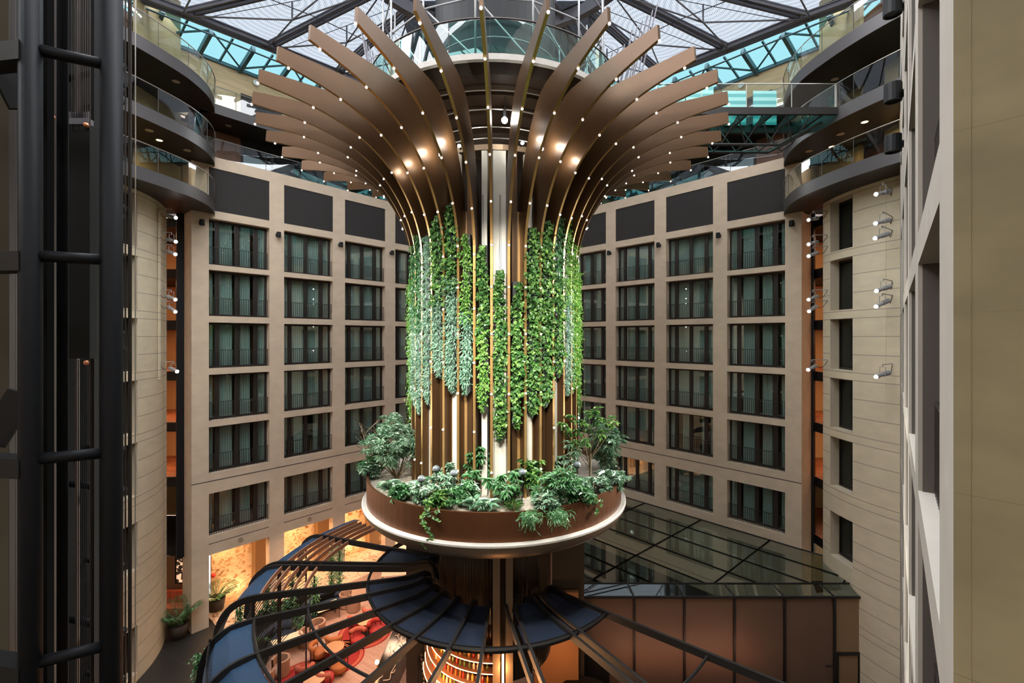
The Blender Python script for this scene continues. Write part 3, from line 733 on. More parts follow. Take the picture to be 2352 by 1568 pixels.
for a, b in bays:
    FN.box(rvb, a-.001, a+.03, .04, .66, FLOOR, 9.8); FN.box(rvb, b-.03, b+.001, .04, .66, FLOOR, 9.8)
struct(mk('trim_reveal_near', rvb, M['revealbrown']))
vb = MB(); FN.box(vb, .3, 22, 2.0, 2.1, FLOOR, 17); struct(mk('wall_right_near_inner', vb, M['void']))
rzn = math.atan2(-1.0, -.811)
rzn = math.atan2(FN.u.y, FN.u.x)+math.pi
for k, (a, b) in enumerate(bays):
    for i in range(7):
        if k > 2 and i in (0, 6): continue
        e = copy_tree(protos[1]); WN[0] += 1; e.name = 'window_%d' % WN[0]
        e.location = FN.p(b, 0, bots[i]); e.rotation_euler = (0, 0, rzn); e.scale = (1, 1, (tops[i]-bots[i])/2.65)
        e['kind'] = 'structure'; e['label'] = 'deep set window of the near right wall, %s row from the top, %s bay from the camera' % (ORD[i], ORD[k])
cw = MB(); A = FN.p(0, 0, 0); d = Vector((.903, -1, 0)).normalized(); nn = Vector((-1, -.903, 0)).normalized()
q = [A, A+d*2.6, A+d*2.6-nn*.6, A-nn*.6]
cw.hexa([x+Vector((0, 0, FLOOR)) for x in q], [x+Vector((0, 0, 17)) for x in q])
struct(mk('wall_concrete', cw, M['concrete']), 'mottled olive concrete wall at the right edge')
jt = MB(); pj = A+d*.062; jt.beam(pj+nn*.0005+Vector((0, 0, FLOOR)), pj+nn*.0005+Vector((0, 0, 17)), .003, .0015, (0, 1, 0)); struct(mk('trim_concrete_joint', jt, M['concrete']))
for q, (px, py, dd) in enumerate(((2050, 13, 12.5), (2052, 213, 13.2), (2052, 330, 14.0))):
    p = U(px, py, dd)
    # hang the lamp from the wall plane
    wallx = .29+.811*p.y
    base = Vector((wallx, p.y, p.z)); 
    pier_lamp(base, Vector((-1, 0, 0)), 'large black spotlight on the right wall beside the balconies, %s from the top' % ORD[q], .21, .5, max(.3, wallx-p.x))
# ================================================================ bridge on the right
e = empty('footbridge', (9.5, 22.0, 9.2)); tag(e, 'steel and glass footbridge from the column deck to the right balcony', 'footbridge')
b = MB(); b.b3(4.4, 14.75, 21.3, 21.45, 10.1, 10.42); b.b3(4.4, 14.75, 23.2, 23.35, 10.1, 10.42); mk('edge_beam', b, M['dark'], e)
b = MB(); b.b3(4.4, 14.75, 21.45, 23.2, 10.36, 10.4); mk('glass_deck', b, M['tealglass'], e)
for i in range(9):
    b = MB(); b.b3(4.9+i*1.15, 5.02+i*1.15, 21.45, 23.2, 10.12, 10.34); mk('cross_beam', b, M['dark'], e)
b = MB(); b.tube([(4.6, 21.9, 9.0), (12.4, 21.9, 8.95), (14.4, 21.9, 10.0)], .07, 8); b.tube([(4.6, 22.8, 9.0), (12.4, 22.8, 8.95), (14.4, 22.8, 10.0)], .07, 8)
for i in range(8):
    x = 4.8+i*1.1; b.tube([(x, 21.4, 10.1), (x+.55, 21.9, 9.0)], .03, 6); b.tube([(x+1.1, 21.4, 10.1), (x+.55, 21.9, 9.0)], .03, 6); b.tube([(x, 23.2, 10.1), (x+.55, 22.8, 9.0)], .03, 6); b.tube([(x+.55, 21.9, 9.0), (x+.55, 22.8, 9.0)], .03, 6)
mk('under_truss', b, M['dark'], e)
for i in range(5): 
    g = MB(); g.quad((4.5+i*2.05, 21.36, 10.42), (6.5+i*2.05, 21.36, 10.42), (6.5+i*2.05, 21.36, 11.48), (4.5+i*2.05, 21.36, 11.48)); mk('glass_pane', g, M['railglass'], e)
b = MB(); b.tube([(4.4, 21.36, 11.5), (14.75, 21.36, 11.5)], .022, 6)
for i in range(6): b.box((4.5+i*2.05, 21.36, 10.95), (.03, .03, 1.1))
b.box((14.7, 21.36, 10.95), (.05, .05, 1.15)); mk('handrail', b, M['rail'], e)
m, nt, p = new_mat('striped_teal_glass'); wv = nt.nodes.new('ShaderNodeTexWave'); wv.bands_direction = 'Z'; wv.inputs['Scale'].default_value = .9
mp = pos_node(nt); nt.links.new(mp.outputs[0], wv.inputs['Vector']); rr = ramp(nt, wv.outputs[1], [(.4, (.10, .36, .37)), (.6, (.30, .58, .57))]); nt.links.new(rr.outputs[0], p.inputs['Base Color']); p.inputs['Roughness'].default_value = .25
M['stripeteal'] = m
for q, (x0, x1) in enumerate(((7.2, 8.5), (8.55, 9.9), (10.35, 11.5), (11.85, 13.0))):
    g = MB(); g.b3(x0, x1, 23.1, 23.13, 10.42, 12.35 if q < 2 else 12.1); mk('screen_panel', g, m, e)
# ================================================================ the tree column
CX, CY = -0.72, 20.0
def cp(phi, r, z):
    """point at angle phi (degrees, 0 = towards the camera, positive = left) round the column axis"""
    t = R(phi); return Vector((CX-r*math.sin(t), CY-r*math.cos(t), z))
tree = empty('tree_column', (CX, CY, -7.5)); tag(tree, 'huge bronze finned column spreading like a tree, with a planted bowl round its foot', 'column')
OUT = crom([(3.5, -5.75, 0), (3.5, -2, 0), (3.5, 1, 0), (3.5, 2.9, 0), (3.56, 3.6, 0), (3.73, 4.24, 0), (3.99, 4.85, 0), (4.3, 5.4, 0), (4.7, 5.95, 0), (5.2, 6.42, 0), (5.9, 6.9, 0), (6.8, 7.28, 0), (7.8, 7.52, 0), (9.06, 7.68, 0)], 3)
INN = crom([(2.85, -5.75, 0), (2.85, -2, 0), (2.85, 1, 0), (2.85, 2.9, 0), (2.87, 3.6, 0), (2.95, 4.3, 0), (3.05, 5.0, 0), (3.25, 5.7, 0), (3.6, 6.5, 0), (4.15, 7.3, 0), (5.0, 8.0, 0), (6.2, 8.12, 0), (7.6, 8.1, 0), (9.03, 8.08, 0)], 3)
BULB = None
for k in range(36):
    phi = 10*k; t = R(phi); rad = Vector((-math.sin(t), -math.cos(t), 0)); tan = Vector((math.cos(t), -math.sin(t), 0))*.045
    fb = MB(); n = len(OUT)
    O1 = [Vector((CX, CY, 0))+rad*p.x+Vector((0, 0, p.y)) for p in OUT]; I1 = [Vector((CX, CY, 0))+rad*p.x+Vector((0, 0, p.y)) for p in INN]
    fb.strip([p+tan for p in O1], [p+tan for p in I1]); fb.strip([p-tan for p in I1], [p-tan for p in O1])
    fb.quad(O1[-1]-tan, O1[-1]+tan, I1[-1]+tan, I1[-1]-tan); fb.strip([p+tan for p in I1], [p-tan for p in I1])
    fin = mk('fin', fb, M['bronze'], tree)
    ed = MB(); oo = rad*.008
    ed.strip([p-tan*1.05+Vector((rad.x, rad.y, 0))*.006 for p in O1], [p+tan*1.05+Vector((rad.x, rad.y, 0))*.006 for p in O1])
    mk('edge_strip', ed, M['gold'], fin)
    if k <= 13 or k >= 23:
        acc = random.Random(k).uniform(0, 1.4)
        for i in range(1, n):
            L = (O1[i]-O1[i-1]).length; acc += L
            if acc > 1.45 and O1[i].z > -5:
                nrm = (O1[i]-O1[i-1]).normalized().cross(tan).normalized()
                if nrm.dot(rad)+(-nrm.z) < 0: nrm = -nrm
                acc = 0
                if BULB is None:
                    sp0 = MB(); sp0.sphere((0, 0, 0), .042, 8, 6); bo = BULB = mk('bulb', sp0, M['bulb'], fin, smooth=True, local=True)
                else:
                    bo = BULB.copy(); COL.objects.link(bo); bo.parent = fin
                bo.location = O1[i]+nrm*.03-WL[tree.name]
# core: concrete drum with pale pillars, glossy slots, ledge and under-cone
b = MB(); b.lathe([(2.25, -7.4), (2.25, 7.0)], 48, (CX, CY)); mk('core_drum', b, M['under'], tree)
for phi in (-5, 5, 15, -15, 25, -25, 35, -35, 48, -48, 62, -62, 78, -78, 100, -100, 125, -125, 150, -150, 180):
    b = MB(); wdt = .46 if phi == -5 else .2 if abs(phi) < 30 else .26
    c = cp(phi, 2.95 if abs(phi) < 20 else 3.05, 0); b.box((c.x, c.y, .4), (wdt, .34, 12.6), -R(phi)); mk('pillar', b, M['core'] if abs(phi) in (5, 25, 48, 100, 150) else M['bronze'], tree)
for phi in range(0, 360, 5):
    if phi % 10 == 0: continue
    b = MB(); c = cp(phi, 2.98, -3.4); b.box((c.x, c.y, -3.35), (.16, .10, 5.0), -R(phi)); mk('slat', b, M['bronze'], tree)
b = MB(); b.lathe([(3.08, -5.7), (3.08, 3.4), (2.9, 4.6)], 60, (CX, CY), 17, 343); mk('core_cladding', b, M['clad'], tree)
b = MB(); b.lathe([(2.25, 6.8), (2.95, 6.8), (2.95, 7.0), (2.4, 7.0)], 48, (CX, CY)); mk('ledge', b, M['bowl'], tree)
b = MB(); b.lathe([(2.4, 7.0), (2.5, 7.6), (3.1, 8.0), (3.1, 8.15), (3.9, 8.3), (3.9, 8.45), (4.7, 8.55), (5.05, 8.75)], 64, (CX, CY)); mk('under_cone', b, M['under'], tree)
for r_, z_ in ((2.75, 7.3), (2.95, 7.62), (3.45, 8.02), (4.2, 8.3)):
    b = MB(); b.tube([cp(a, r_, z_) for a in range(0, 361, 6)], .025, 6); mk('hoop', b, M['rail'], tree)
b = MB(); b.lathe([(0, 9.0), (4.95, 9.0), (4.95, 8.98)], 72, (CX, CY)); mk('deck_floor', b, M['dark'], tree)
b = MB(); b.lathe([(4.9, 8.98), (5.1, 8.98), (5.19, 8.95), (5.19, 8.76), (5.05, 8.75), (0, 8.75)], 72, (CX, CY)); mk('deck', b, M['ring'], tree, smooth=False)
for k in range(24):
    g = MB(); g.strip([cp(15*k+a, 5.12, 8.98) for a in (0, 5, 10, 14.6)], [cp(15*k+a, 5.12, 10.05) for a in (0, 5, 10, 14.6)]); mk('glass_pane', g, M['tealglass'], tree, smooth=True)
b = MB(); b.tube([cp(a, 5.12, 10.1) for a in range(0, 361, 4)], .028, 6); mk('handrail', b, M['raildark'], tree, smooth=True)
# machine drum and inner octagonal screen on the deck
dr = empty('lift_drum', (CX, CY, 9.0)); tag(dr, 'black lift drum standing on the deck of the column behind the glass rail', 'lift drum')
b = MB(); b.lathe([(2.9, 10.5), (3.1, 10.6), (3.1, 11.0), (2.6, 11.1), (2.6, 14.5), (0, 14.5)], 48, (CX, CY+.6)); mk('casing', b, M['black'], dr)
b = MB(); b.lathe([(2.2, 9.0), (2.9, 10.5)], 12, (CX, CY+.6)); mk('funnel', b, M['dark'], dr)
b = MB(); b.tube([(CX+2.75*math.sin(R(a)), CY+.6-2.75*math.cos(R(a)), 12.1) for a in range(0, 361, 8)], .03, 6); b.tube([(CX+2.75*math.sin(R(a)), CY+.6-2.75*math.cos(R(a)), 11.4) for a in range(0, 361, 8)], .025, 6); mk('hoop', b, M['scaff'], dr)
for k in range(10):
    a0, a1 = 36*k, 36*(k+1)
    g = MB(); g.quad(cp(a0, 4.0, 8.99), cp(a1, 4.0, 8.99), cp(a1, 4.0, 9.95), cp(a0, 4.0, 9.95)); mk('glass_screen', g, M['stripeteal'] if k in (4, 5) else M['tealglass'], dr)
# scaffold
sc = empty('scaffold', (CX, CY, 9.0)); tag(sc, 'grey tube scaffold standing on the top deck of the column', 'scaffold')
rnd = random.Random(4)
for a in range(-90, 271, 24):
    b = MB(); b.tube([cp(a, 4.6, 8.99), cp(a, 4.6, 14.5)], .035, 8); mk('pole', b, M['scaff'], sc, smooth=True)
    for zz in (11.2, 12.7):
        b = MB(); b.tube([cp(a, 4.55, zz), cp(a+24, 4.55, zz)], .03, 6); mk('ledger', b, M['scaff'], sc)
    if rnd.random() < .7:
        b = MB(); b.tube([cp(a, 4.5, 9.2), cp(a+24, 4.5, 11.2)], .028, 6); mk('brace', b, M['scaff'], sc)
for a in (-140, -120, -105, -160, 100, 120, 140):
    b = MB()
    for q in range(6):
        b = MB(); b.tube([cp(a+q*3, 5.2+q*.1, 8.9), cp(a+q*3+3, 6.3+q*.1, 13.9)], .03, 6); mk('ladder_rail', b, M['truss'], sc)
for a, z in ((-130, 11.0), (-120, 12.4), (-112, 9.8), (130, 11.8), (118, 10.4)):
    c = cp(a, 6.0, z); b = MB(); b.box((c.x, c.y, c.z), (1.9, 1.0, .07), R(20)); mk('plank', b, M['truss'], sc)
# bare bulb lamps hanging under the deck and between fins
def hang_lamp(p, label, st=None):
    e = empty('hanging_lamp', p); tag(e, label, 'lamp')
    b = MB(); b.sphere(p, .11, 12, 8); mk('bulb', b, M['lampface'], e, smooth=True)
    b = MB(); b.tube([Vector(p)+Vector((0, 0, .1)), Vector(p)+Vector((0, 0, .35))], .06, 10); mk('socket', b, M['black'], e)
    b = MB(); b.tube([Vector(p)+Vector((0, 0, .35)), Vector(p)+Vector((0.02, 0, .8)), Vector(p)+Vector((0, 0, 1.0))], .015, 6); mk('cable', b, M['black'], e)
lp = U(1159, 276, 16.2); hang_lamp(lp, 'glowing bare bulb hanging in the middle under the deck')
point('bulb_light', (lp.x, lp.y-.3, lp.z), 45, COOL, .1)
for i, (phi, z, pw) in enumerate(((15, 6.5, 65), (25, 6.3, 65), (35, 6.1, 40), (-15, 6.6, 35), (-25, 6.5, 60), (-35, 6.2, 45), (45, 6.0, 25))):
    p = cp(phi, 4.15, z)
    e = empty('uplight', p); tag(e, 'small round uplight between two fins on the %s, %s from the middle' % ('left' if phi > 0 else 'right', ORD[{15: 0, 25: 1, 35: 2, 45: 3}[abs(phi)]]), 'uplight', 'uplights between the fins')
    b = MB(); b.sphere(p, .06, 8, 6); mk('lens', b, M['lampface'], e, smooth=True)
    b = MB(); q = cp(phi, 4.0, z-.05); b.tube([q, p], .04, 6); mk('stem', b, M['black'], e)
    point('uplight_lamp', cp(phi, 4.35, z+.12), pw*.9, COOL, .05)
# planter wall, ring, bowl, gravel
b = MB(); b.lathe([(5.12, -5.7), (5.14, -5.52), (5.23, -5.52), (5.23, -6.49)], 96, (CX, CY)); mk('planter_wall', b, M['planter'], tree)
b = MB(); b.lathe([(5.2, -6.47), (5.38, -6.47), (5.41, -6.50), (5.41, -6.56)], 96, (CX, CY)); mk('planter_ring', b, M['ring'], tree)
b = MB(); b.lathe([(5.41, -6.56), (5.36, -6.72), (5.2, -6.92), (4.9, -7.12), (4.4, -7.3), (3.6, -7.42), (0, -7.46)], 96, (CX, CY)); mk('bowl', b, M['bowl'], tree, smooth=True)
b = MB(); b.lathe([(0, -5.72), (5.13, -5.72)], 64, (CX, CY)); mk('gravel_bed', b, M['soil'], tree)
# fluted glass drum and pylons below the bowl
fl = MB(); n = 120; prof = []
for k in range(n):
    for z in (0,): pass
b = MB(); A = []; B = []
for k in range(241):
    t = 360*k/240; r_ = 2.33+.025*(k % 2); A.append(cp(t, r_, -13.0)); B.append(cp(t, r_, -7.4))
b.strip(A, B); o = mk('fluted_drum', b, mat('fluted_bronze_glass', (.10, .065, .04), .22, .7), None); tag(o, 'dark fluted glass drum below the planted bowl', 'drum')
for nm, px0, px1, dd, zb, lab in (('l', 933, 1010, 21.5, -11.2, 'left'), ('r', 1268, 1342, 21.5, -11.1, 'right')):
    x0 = (px0-1176)/F*dd; x1 = (px1-1176)/F*dd
    b = MB(); b.b3(x0, x1, dd, dd+1.6, FLOOR, -7.35); tag(mk('pylon', b, M['pylonb'], None), 'bronze clad square pylon on the %s under the bowl' % lab, 'pylon')
for q, (px, lab) in enumerate(((1140, 'left'), (1170, 'right'))):
    dd = 16.9; x = (px-1176)/F*dd
    b = MB(); b.b3(x-.13, x+.13, dd, dd+.3, FLOOR, -7.4); tag(mk('post', b, M['bowl'], None), 'tall bronze post under the front of the bowl, %s of the pair' % lab, 'post', 'pair of bronze posts')
b = MB(); b.b3(U(1149, 0, 16.9).x, U(1161, 0, 16.9).x, 17.05, 17.15, FLOOR, -7.4); tag(mk('post_web', b, M['under']), 'dark strip filling the gap between the two bronze posts', 'panel')
b = MB(); x = (1155-1176)/F*16.7; b.tube([(x, 16.75, -11.3), (x, 16.75, -15.5)], .035, 8); tag(mk('light_tube', b, M['led']), 'glowing upright light tube between the bronze posts', 'light')
point('tube_light', (x, 16.4, -12.2), 60, WARM, .1)
# ================================================================ canopy (pergola) below
per = empty('pergola', (CX, CY, FLOOR)); tag(per, 'round steel pergola with dark ribs and blue mesh panels below the bowl', 'pergola')
ZC_ = -9.84
RIBS = [110, 91.7, 76, 65.5, 52.5, 40, 27.3, 13.5, 2.2, -12.2, -32.5, -51]
def rib_prof(phi, off=0.0, rend=10.4, drop=True):
    P = [cp(phi, 2.5, -10.6), cp(phi, 2.62, -10.0), cp(phi, 2.95, -9.68), cp(phi, 3.6, ZC_+.03), cp(phi, 5.2, ZC_), cp(phi, 7.2, ZC_), cp(phi, 9.0, ZC_)]
    if drop: P += [cp(phi, 9.7, ZC_-.08), cp(phi, 10.2, ZC_-.4), cp(phi, 10.5, ZC_-1.0), cp(phi, 10.65, ZC_-2.2)]
    else: P += [cp(phi, rend, ZC_)]
    t = R(phi); tan = Vector((math.cos(t), -math.sin(t), 0))*off
    return [p+tan for p in crom(P, 3)]
def ribmesh(phi, off, drop, rend=10.4):
    b = MB(); P = rib_prof(phi, off, rend, drop); t = R(phi); tan = Vector((math.cos(t), -math.sin(t), 0))*.05
    up = []
    for i, p in enumerate(P):
        d = (P[min(i+1, len(P)-1)]-P[max(i-1, 0)]).normalized(); nrm = tan.normalized().cross(d)
        if nrm.z < 0: nrm = -nrm
        if abs(nrm.z) < .05: nrm = Vector((-math.sin(t), -math.cos(t), 0))
        up.append(nrm*.12)
    b.strip([p+tan+u for p, u in zip(P, up)], [p-tan+u for p, u in zip(P, up)])
    b.strip([p-tan+u for p, u in zip(P, up)], [p-tan-u for p, u in zip(P, up)])
    b.strip([p-tan-u for p, u in zip(P, up)], [p+tan-u for p, u in zip(P, up)])
    b.strip([p+tan-u for p, u in zip(P, up)], [p+tan+u for p, u in zip(P, up)])
    return b
for phi in RIBS:
    drop = phi > 30; rend = 12.0
    pr = (-.16, .16) if phi in (-12.2, -32.5, 91.7) else (0,)
    for off in pr: mk('rib', ribmesh(phi, off, drop, rend), M['dark'], per)
def arcpts(r, z, a0, a1, n=16): return [cp(a0+(a1-a0)*k/n, r, z) for k in range(n+1)]
b = MB(); b.tube(arcpts(5.19, ZC_, -51, 120, 48), .06, 6); mk('ring_inner', b, M['dark'], per)
b = MB(); b.strip(arcpts(5.19, ZC_-.14, -51, 120, 48), arcpts(5.19, ZC_+.1, -51, 120, 48)); mk('ring_band', b, M['dark'], per)
b = MB(); b.tube(arcpts(7.3, ZC_+.06, 27.3, 65.5, 24), .05, 6); mk('ring_middle', b, M['dark'], per)
b = MB(); b.tube(arcpts(9.0, ZC_+.06, 40, 65.5, 18), .06, 6); mk('ring_outer', b, M['dark'], per)
b = MB(); b.tube(arcpts(8.7, ZC_, -51, -33, 8), .05, 6); mk('ring_right', b, M['dark'], per)
def panel(a0, a1, rz, m_, n=8):
    b = MB()
    rows = [[cp(a0+(a1-a0)*k/n, r, z) for k in range(n+1)] for r, z in rz]
    for i in range(len(rows)-1): b.strip(rows[i], rows[i+1])
    return mk('mesh_panel', b, m_, per, smooth=True)
INR = [(2.7, -9.95), (3.0, -9.74), (3.6, ZC_-.02), (5.15, ZC_-.02)]
rb_ = sorted(RIBS)
for a0, a1 in zip(rb_[:-1], rb_[1:]):
    if a1 <= 77 or a1 > 100 or True:
        if (a0, a1) in ((76, 91.7), (-12.2, 2.2)): continue
        panel(a0+.7, a1-.7, INR, M['blue2'])
OUTR = [(9.05, ZC_-.01), (9.7, ZC_-.1), (10.15, ZC_-.42), (10.42, ZC_-1.0), (10.56, ZC_-2.2)]
for a0, a1 in ((28, 40), (40, 52.5), (52.5, 65.5), (76, 91), (92.4, 110), (110, 126)):
    if (a0, a1) == (28, 40): continue
    panel(a0+.4, a1-.4, OUTR if a1 < 70 else [(9.15, ZC_-.01), (9.7, ZC_-.1), (10.15, ZC_-.42), (10.42, ZC_-.9)], M['blue'])
b = MB(); b.strip(arcpts(10.5, ZC_-1.6, 65.8, 76, 8), arcpts(10.5, ZC_-4.5, 65.8, 76, 8)); 
panel(65.9, 75.6, [(10.0, ZC_-.3), (10.35, ZC_-.8), (10.55, ZC_-1.6), (10.6, ZC_-4.2)], M['black'])
for a0, a1 in ((76, 91), (92.4, 110), (110, 124)):
    for r_ in (7.55, 7.95, 8.35, 8.72, 9.08):
        b = MB(); P1 = arcpts(r_, ZC_+.08, a0, a1, 10); P0 = arcpts(r_, ZC_-.10, a0, a1, 10); P3 = arcpts(r_+.05, ZC_+.08, a0, a1, 10)
        b.strip(P0, P1); b.strip(P1, P3); b.strip(P3, arcpts(r_+.05, ZC_-.1, a0, a1, 10)); mk('slat', b, M['wood'], per)
# slatted screens hanging round the outside of the pergola
b_ = None
for a0, a1, r_ in ((50, 65, 10.3), (66, 76, 9.35), (76, 91, 9.3), (92, 104, 9.3)):
    b = MB()
    for k in range(24):
        z = ZC_-.3-k*.135; b.tube(arcpts(r_, z, a0, a1, 6), .02, 4)
    for a in (a0, a1): b.tube([cp(a, r_, ZC_-.2), cp(a, r_, FLOOR)], .04, 6)
    mk('slat_screen', b, M['dark'], per)
# bar with bottle shelves under the canopy
bar = empty('back_bar', (CX, CY, FLOOR)); tag(bar, 'curved back bar with glowing bottle shelves wrapping the drum', 'bar')
SH = [-11.55, -11.95, -12.35, -12.75, -13.15, -13.55]
for i, z in enumerate(SH):
    r_ = 2.75+.08*max(0, i-2)
    b = MB(); b.lathe([(2.36, z), (r_, z), (r_, z-.03), (2.36, z-.03)], 40, (CX, CY), -85, 3); mk('shelf', b, M['wood'], bar)
    b = MB(); b.tube([cp(a, r_+.015, z-.01) for a in range(-1, 84, 4)], .014, 5); mk('led_strip', b, M['led'], bar)
BOTC = [mat('bottle_amber', (.55, .16, .03), .15), mat('bottle_red', (.45, .04, .03), .2), mat('bottle_clear', (.75, .66, .5), .1), mat('bottle_green', (.12, .20, .06), .15), mat('bottle_gold', (.75, .45, .08), .2)]
bp = MB(); bp.lathe([(0, 0), (.042, 0), (.042, .17), (.016, .22), (.014, .27), (0, .27)], 8)
cpb = MB(); cpb.lathe([(.018, .262), (.018, .30), (0, .30)], 8)
pr_b = []
for m_ in BOTC:
    o = mk('bottle', bp, m_, None, local=True); mk('bottle_cap', cpb, M['white'] if m_ is BOTC[0] else M['black'], o, local=True); pr_b.append(o); 
first = [True]*5; rnd = random.Random(2); nb_ = 0
CN = ['amber', 'red', 'clear', 'dark green', 'golden']; SHN = ['top', 'second', 'third', 'fourth', 'fifth']
for i, z in enumerate(SH[1:6]):
    for q, a in enumerate(range(4, 84, 4)):
        c = rnd.randrange(5); p = cp(a+rnd.uniform(-.6, .6), 2.58+.07*max(0, i-1), z)
        if first[c]: o = pr_b[c]; first[c] = False
        else: o = copy_tree(pr_b[c])
        o.location = p; tag(o, '%s glass bottle on the %s glowing bar shelf, %s from the right' % (CN[c], SHN[i], ORD[q]), 'bottle', 'bottles on the bar shelves')
point('bar_light', cp(40, 3.6, -12.6), 170, WARM, .25); point('bar_light', cp(10, 3.9, -13.4), 130, WARM, .25)
# ================================================================ right hand glazed pavilion
pav = empty('glass_pavilion', (10, 22.5, FLOOR)); tag(pav, 'glass roofed pavilion with frosted wall panels at the foot of the right facade', 'pavilion')
PD = 22.3; XL = (1262-1176)/F*PD; XR = (2037-1176)/F*PD
ZR, ZE = -12.0, -12.33
b = MB(); poly_top = [(3.0, 22.6), (18.2, 22.6), (26, 30), (26, 36), (0, 46), (0, 30)]
# sloping skirt
YS = 22.6
xs = [XL]+[(p_-1176)/F*PD for p_ in (1340, 1457, 1572, 1687, 1802, 1917, 2034)]
tops = [U(q, 1348, YS).x for q in (1262, 1340, 1445, 1557, 1669, 1780, 1891, 2000)]
for i in range(len(xs)-1):
    g = MB(); g.quad((xs[i], PD, ZE), (xs[i+1], PD, ZE), (tops[i+1], YS+.3, ZR), (tops[i], YS+.3, ZR)); mk('skirt_pane', g, M['roofglass'], pav)
b = MB()
for i in range(len(xs)): b.beam((xs[i], PD, ZE+.02), (tops[i], YS+.3, ZR+.02), .06, .06)
b.beam((XL, PD, ZE), (XR+.1, PD, ZE), .08, .1); b.beam((tops[0], YS+.3, ZR), (tops[-1], YS+.3, ZR), .06, .06)
mk('skirt_frame', b, M['dark'], pav)
# roof panes in the grid of the right facade: u along the facade, n out from it
PF = lambda a, t, z: FR.p(a, -t, z)
ys_line = YS+.3
import itertools
def clipy(poly, y0):
    out = []
    for i in range(len(poly)):
        a, b2 = poly[i], poly[(i+1) % len(poly)]
        ia, ib = a.y >= y0, b2.y >= y0
        if ia: out.append(a)
        if ia != ib:
            t = (y0-a.y)/(b2.y-a.y); out.append(a.lerp(b2, t))
    return out
svals = [-7.6, -3.4, .8, 5.0, 9.2, 13.4, 17.6]; tvals = [0, 1.9, 3.8, 5.7, 7.6, 9.5, 11.4, 13.3]
for s0, s1 in zip(svals[:-1], svals[1:]):
    for t0, t1 in zip(tvals[:-1], tvals[1:]):
        poly = clipy([PF(s0, t0, ZR), PF(s1, t0, ZR), PF(s1, t1, ZR), PF(s0, t1, ZR)], ys_line)
        if len(poly) < 3: continue
        cxx = sum(p.x for p in poly)/len(poly); cyy = sum(p.y for p in poly)/len(poly)
        if cxx < 2.6: continue
        g = MB(); g.add(poly, [tuple(range(len(poly)))]); mk('roof_pane', g, M['roofglass'], pav)
        fr = MB()
        for i in range(len(poly)): fr.beam(poly[i]+Vector((0, 0, .02)), poly[(i+1) % len(poly)]+Vector((0, 0, .02)), .05, .05)
        mk('roof_frame', fr, M['dark'], pav)
PANM = [mat('frosted_panel_a', (.15, .085, .055), .55, var=.1, scale=.4), mat('frosted_panel_b', (.26, .16, .085), .55, var=.1, scale=.4)]
for i in range(len(xs)-1):
    last = i == len(xs)-2
    zb = -15.0 if last else FLOOR
    g = MB(); g.b3(xs[i]+.05, xs[i+1]-.05, PD+.05, PD+.12, zb, ZE-.08); mk('wall_panel', g, PANM[1] if last else PANM[0], pav)
    f = MB(); f.b3(xs[i+1]-.05, xs[i+1]+.05, PD-.04, PD+.12, FLOOR, ZE); mk('mullion', f, M['dark'], pav)
f = MB(); f.b3(XR-.02, XR+.22, PD-.05, PD+.4, FLOOR, ZE); mk('corner_post', f, M['black'], pav)
dd_ = empty('door_30', (xs[-2]+1, PD, FLOOR)); dd_['kind'] = 'structure'; dd_['label'] = 'double frosted door at the right end of the pavilion'
f = MB(); f.b3(xs[-2]+.05, XR, PD, PD+.15, -15.1, -14.95); f.b3(xs[-2]+.05, xs[-2]+.2, PD, PD+.15, FLOOR, -15.1); f.b3(XR-.28, XR, PD, PD+.15, FLOOR, -15.1); f.b3((xs[-2]+XR)/2-.08, (xs[-2]+XR)/2+.0, PD, PD+.15, FLOOR, -15.1); mk('door_frame', f, M['dark'], dd_)
for a, c in ((xs[-2]+.22, (xs[-2]+XR)/2-.1), ((xs[-2]+XR)/2+.02, XR-.3)):
    f = MB(); f.b3(a, c, PD+.05, PD+.1, FLOOR, -15.1); mk('door_leaf', f, PANM[1], dd_)
area('pavilion_glow', (16.6, 23.8, -14.0), (R(90), 0, 0), 1.2, 12, WARM)
sg_ = MB(); sp_ = U(1904, 1529, PD-.02); sg_.b3(sp_.x-.16, sp_.x+.16, PD-.03, PD-.01, sp_.z-.04, sp_.z+.04); 
tag(mk('door_sign', sg_, M['frame']), 'tiny framed sign plate beside the frosted double door', 'sign')
# dim lobby behind the left end of the pavilion wall: dark doorway and wall
b = MB(); b.b3(XL-.2, XL+.0, PD-.1, 30, FLOOR, ZE); struct(mk('wall_lobby_divider', b, M['brownwall']))
b = MB(); b.b3(3.2, 4.6, PD-.12, PD-.02, FLOOR, -15.0); 
dd2 = mk('door_31', b, M['black']); struct(dd2, 'dark doorway behind the right canopy ribs')
b = MB(); b.b3(1.0, 3.0, 21.2, 21.4, FLOOR, -11.5); struct(mk('wall_lobby', b, mat('orange_plaster', (.50, .22, .09), .6)))
pt = point('lobby_glow', (2.2, 19.6, -14.0), 60, WARM, .3)
b = MB(); b.b3(4.6, 13.8, 19.8, 21.2, -15.7, -15.6); b.b3(4.8, 13.6, 20.0, 21.0, FLOOR, -15.7); tag(mk('reception_counter', b, M['pink']), 'long pinkish counter in front of the pavilion wall', 'counter')
area('counter_wash', (8, 21.0, -15.2), (R(115), 0, 0), 7, 35, (1.0, .5, .3), .3)
area('panel_wash', (9.5, 20.3, -16.0), (R(150), 0, 0), 9, 22, (1.0, .50, .26), .4)
area('pavilion_fill', (9.5, 27.5, -12.5), (0, 0, 0), 7, 70, (.93, 1.0, .97))  # added fill without a fixture, brightens the inside seen through the glass roof
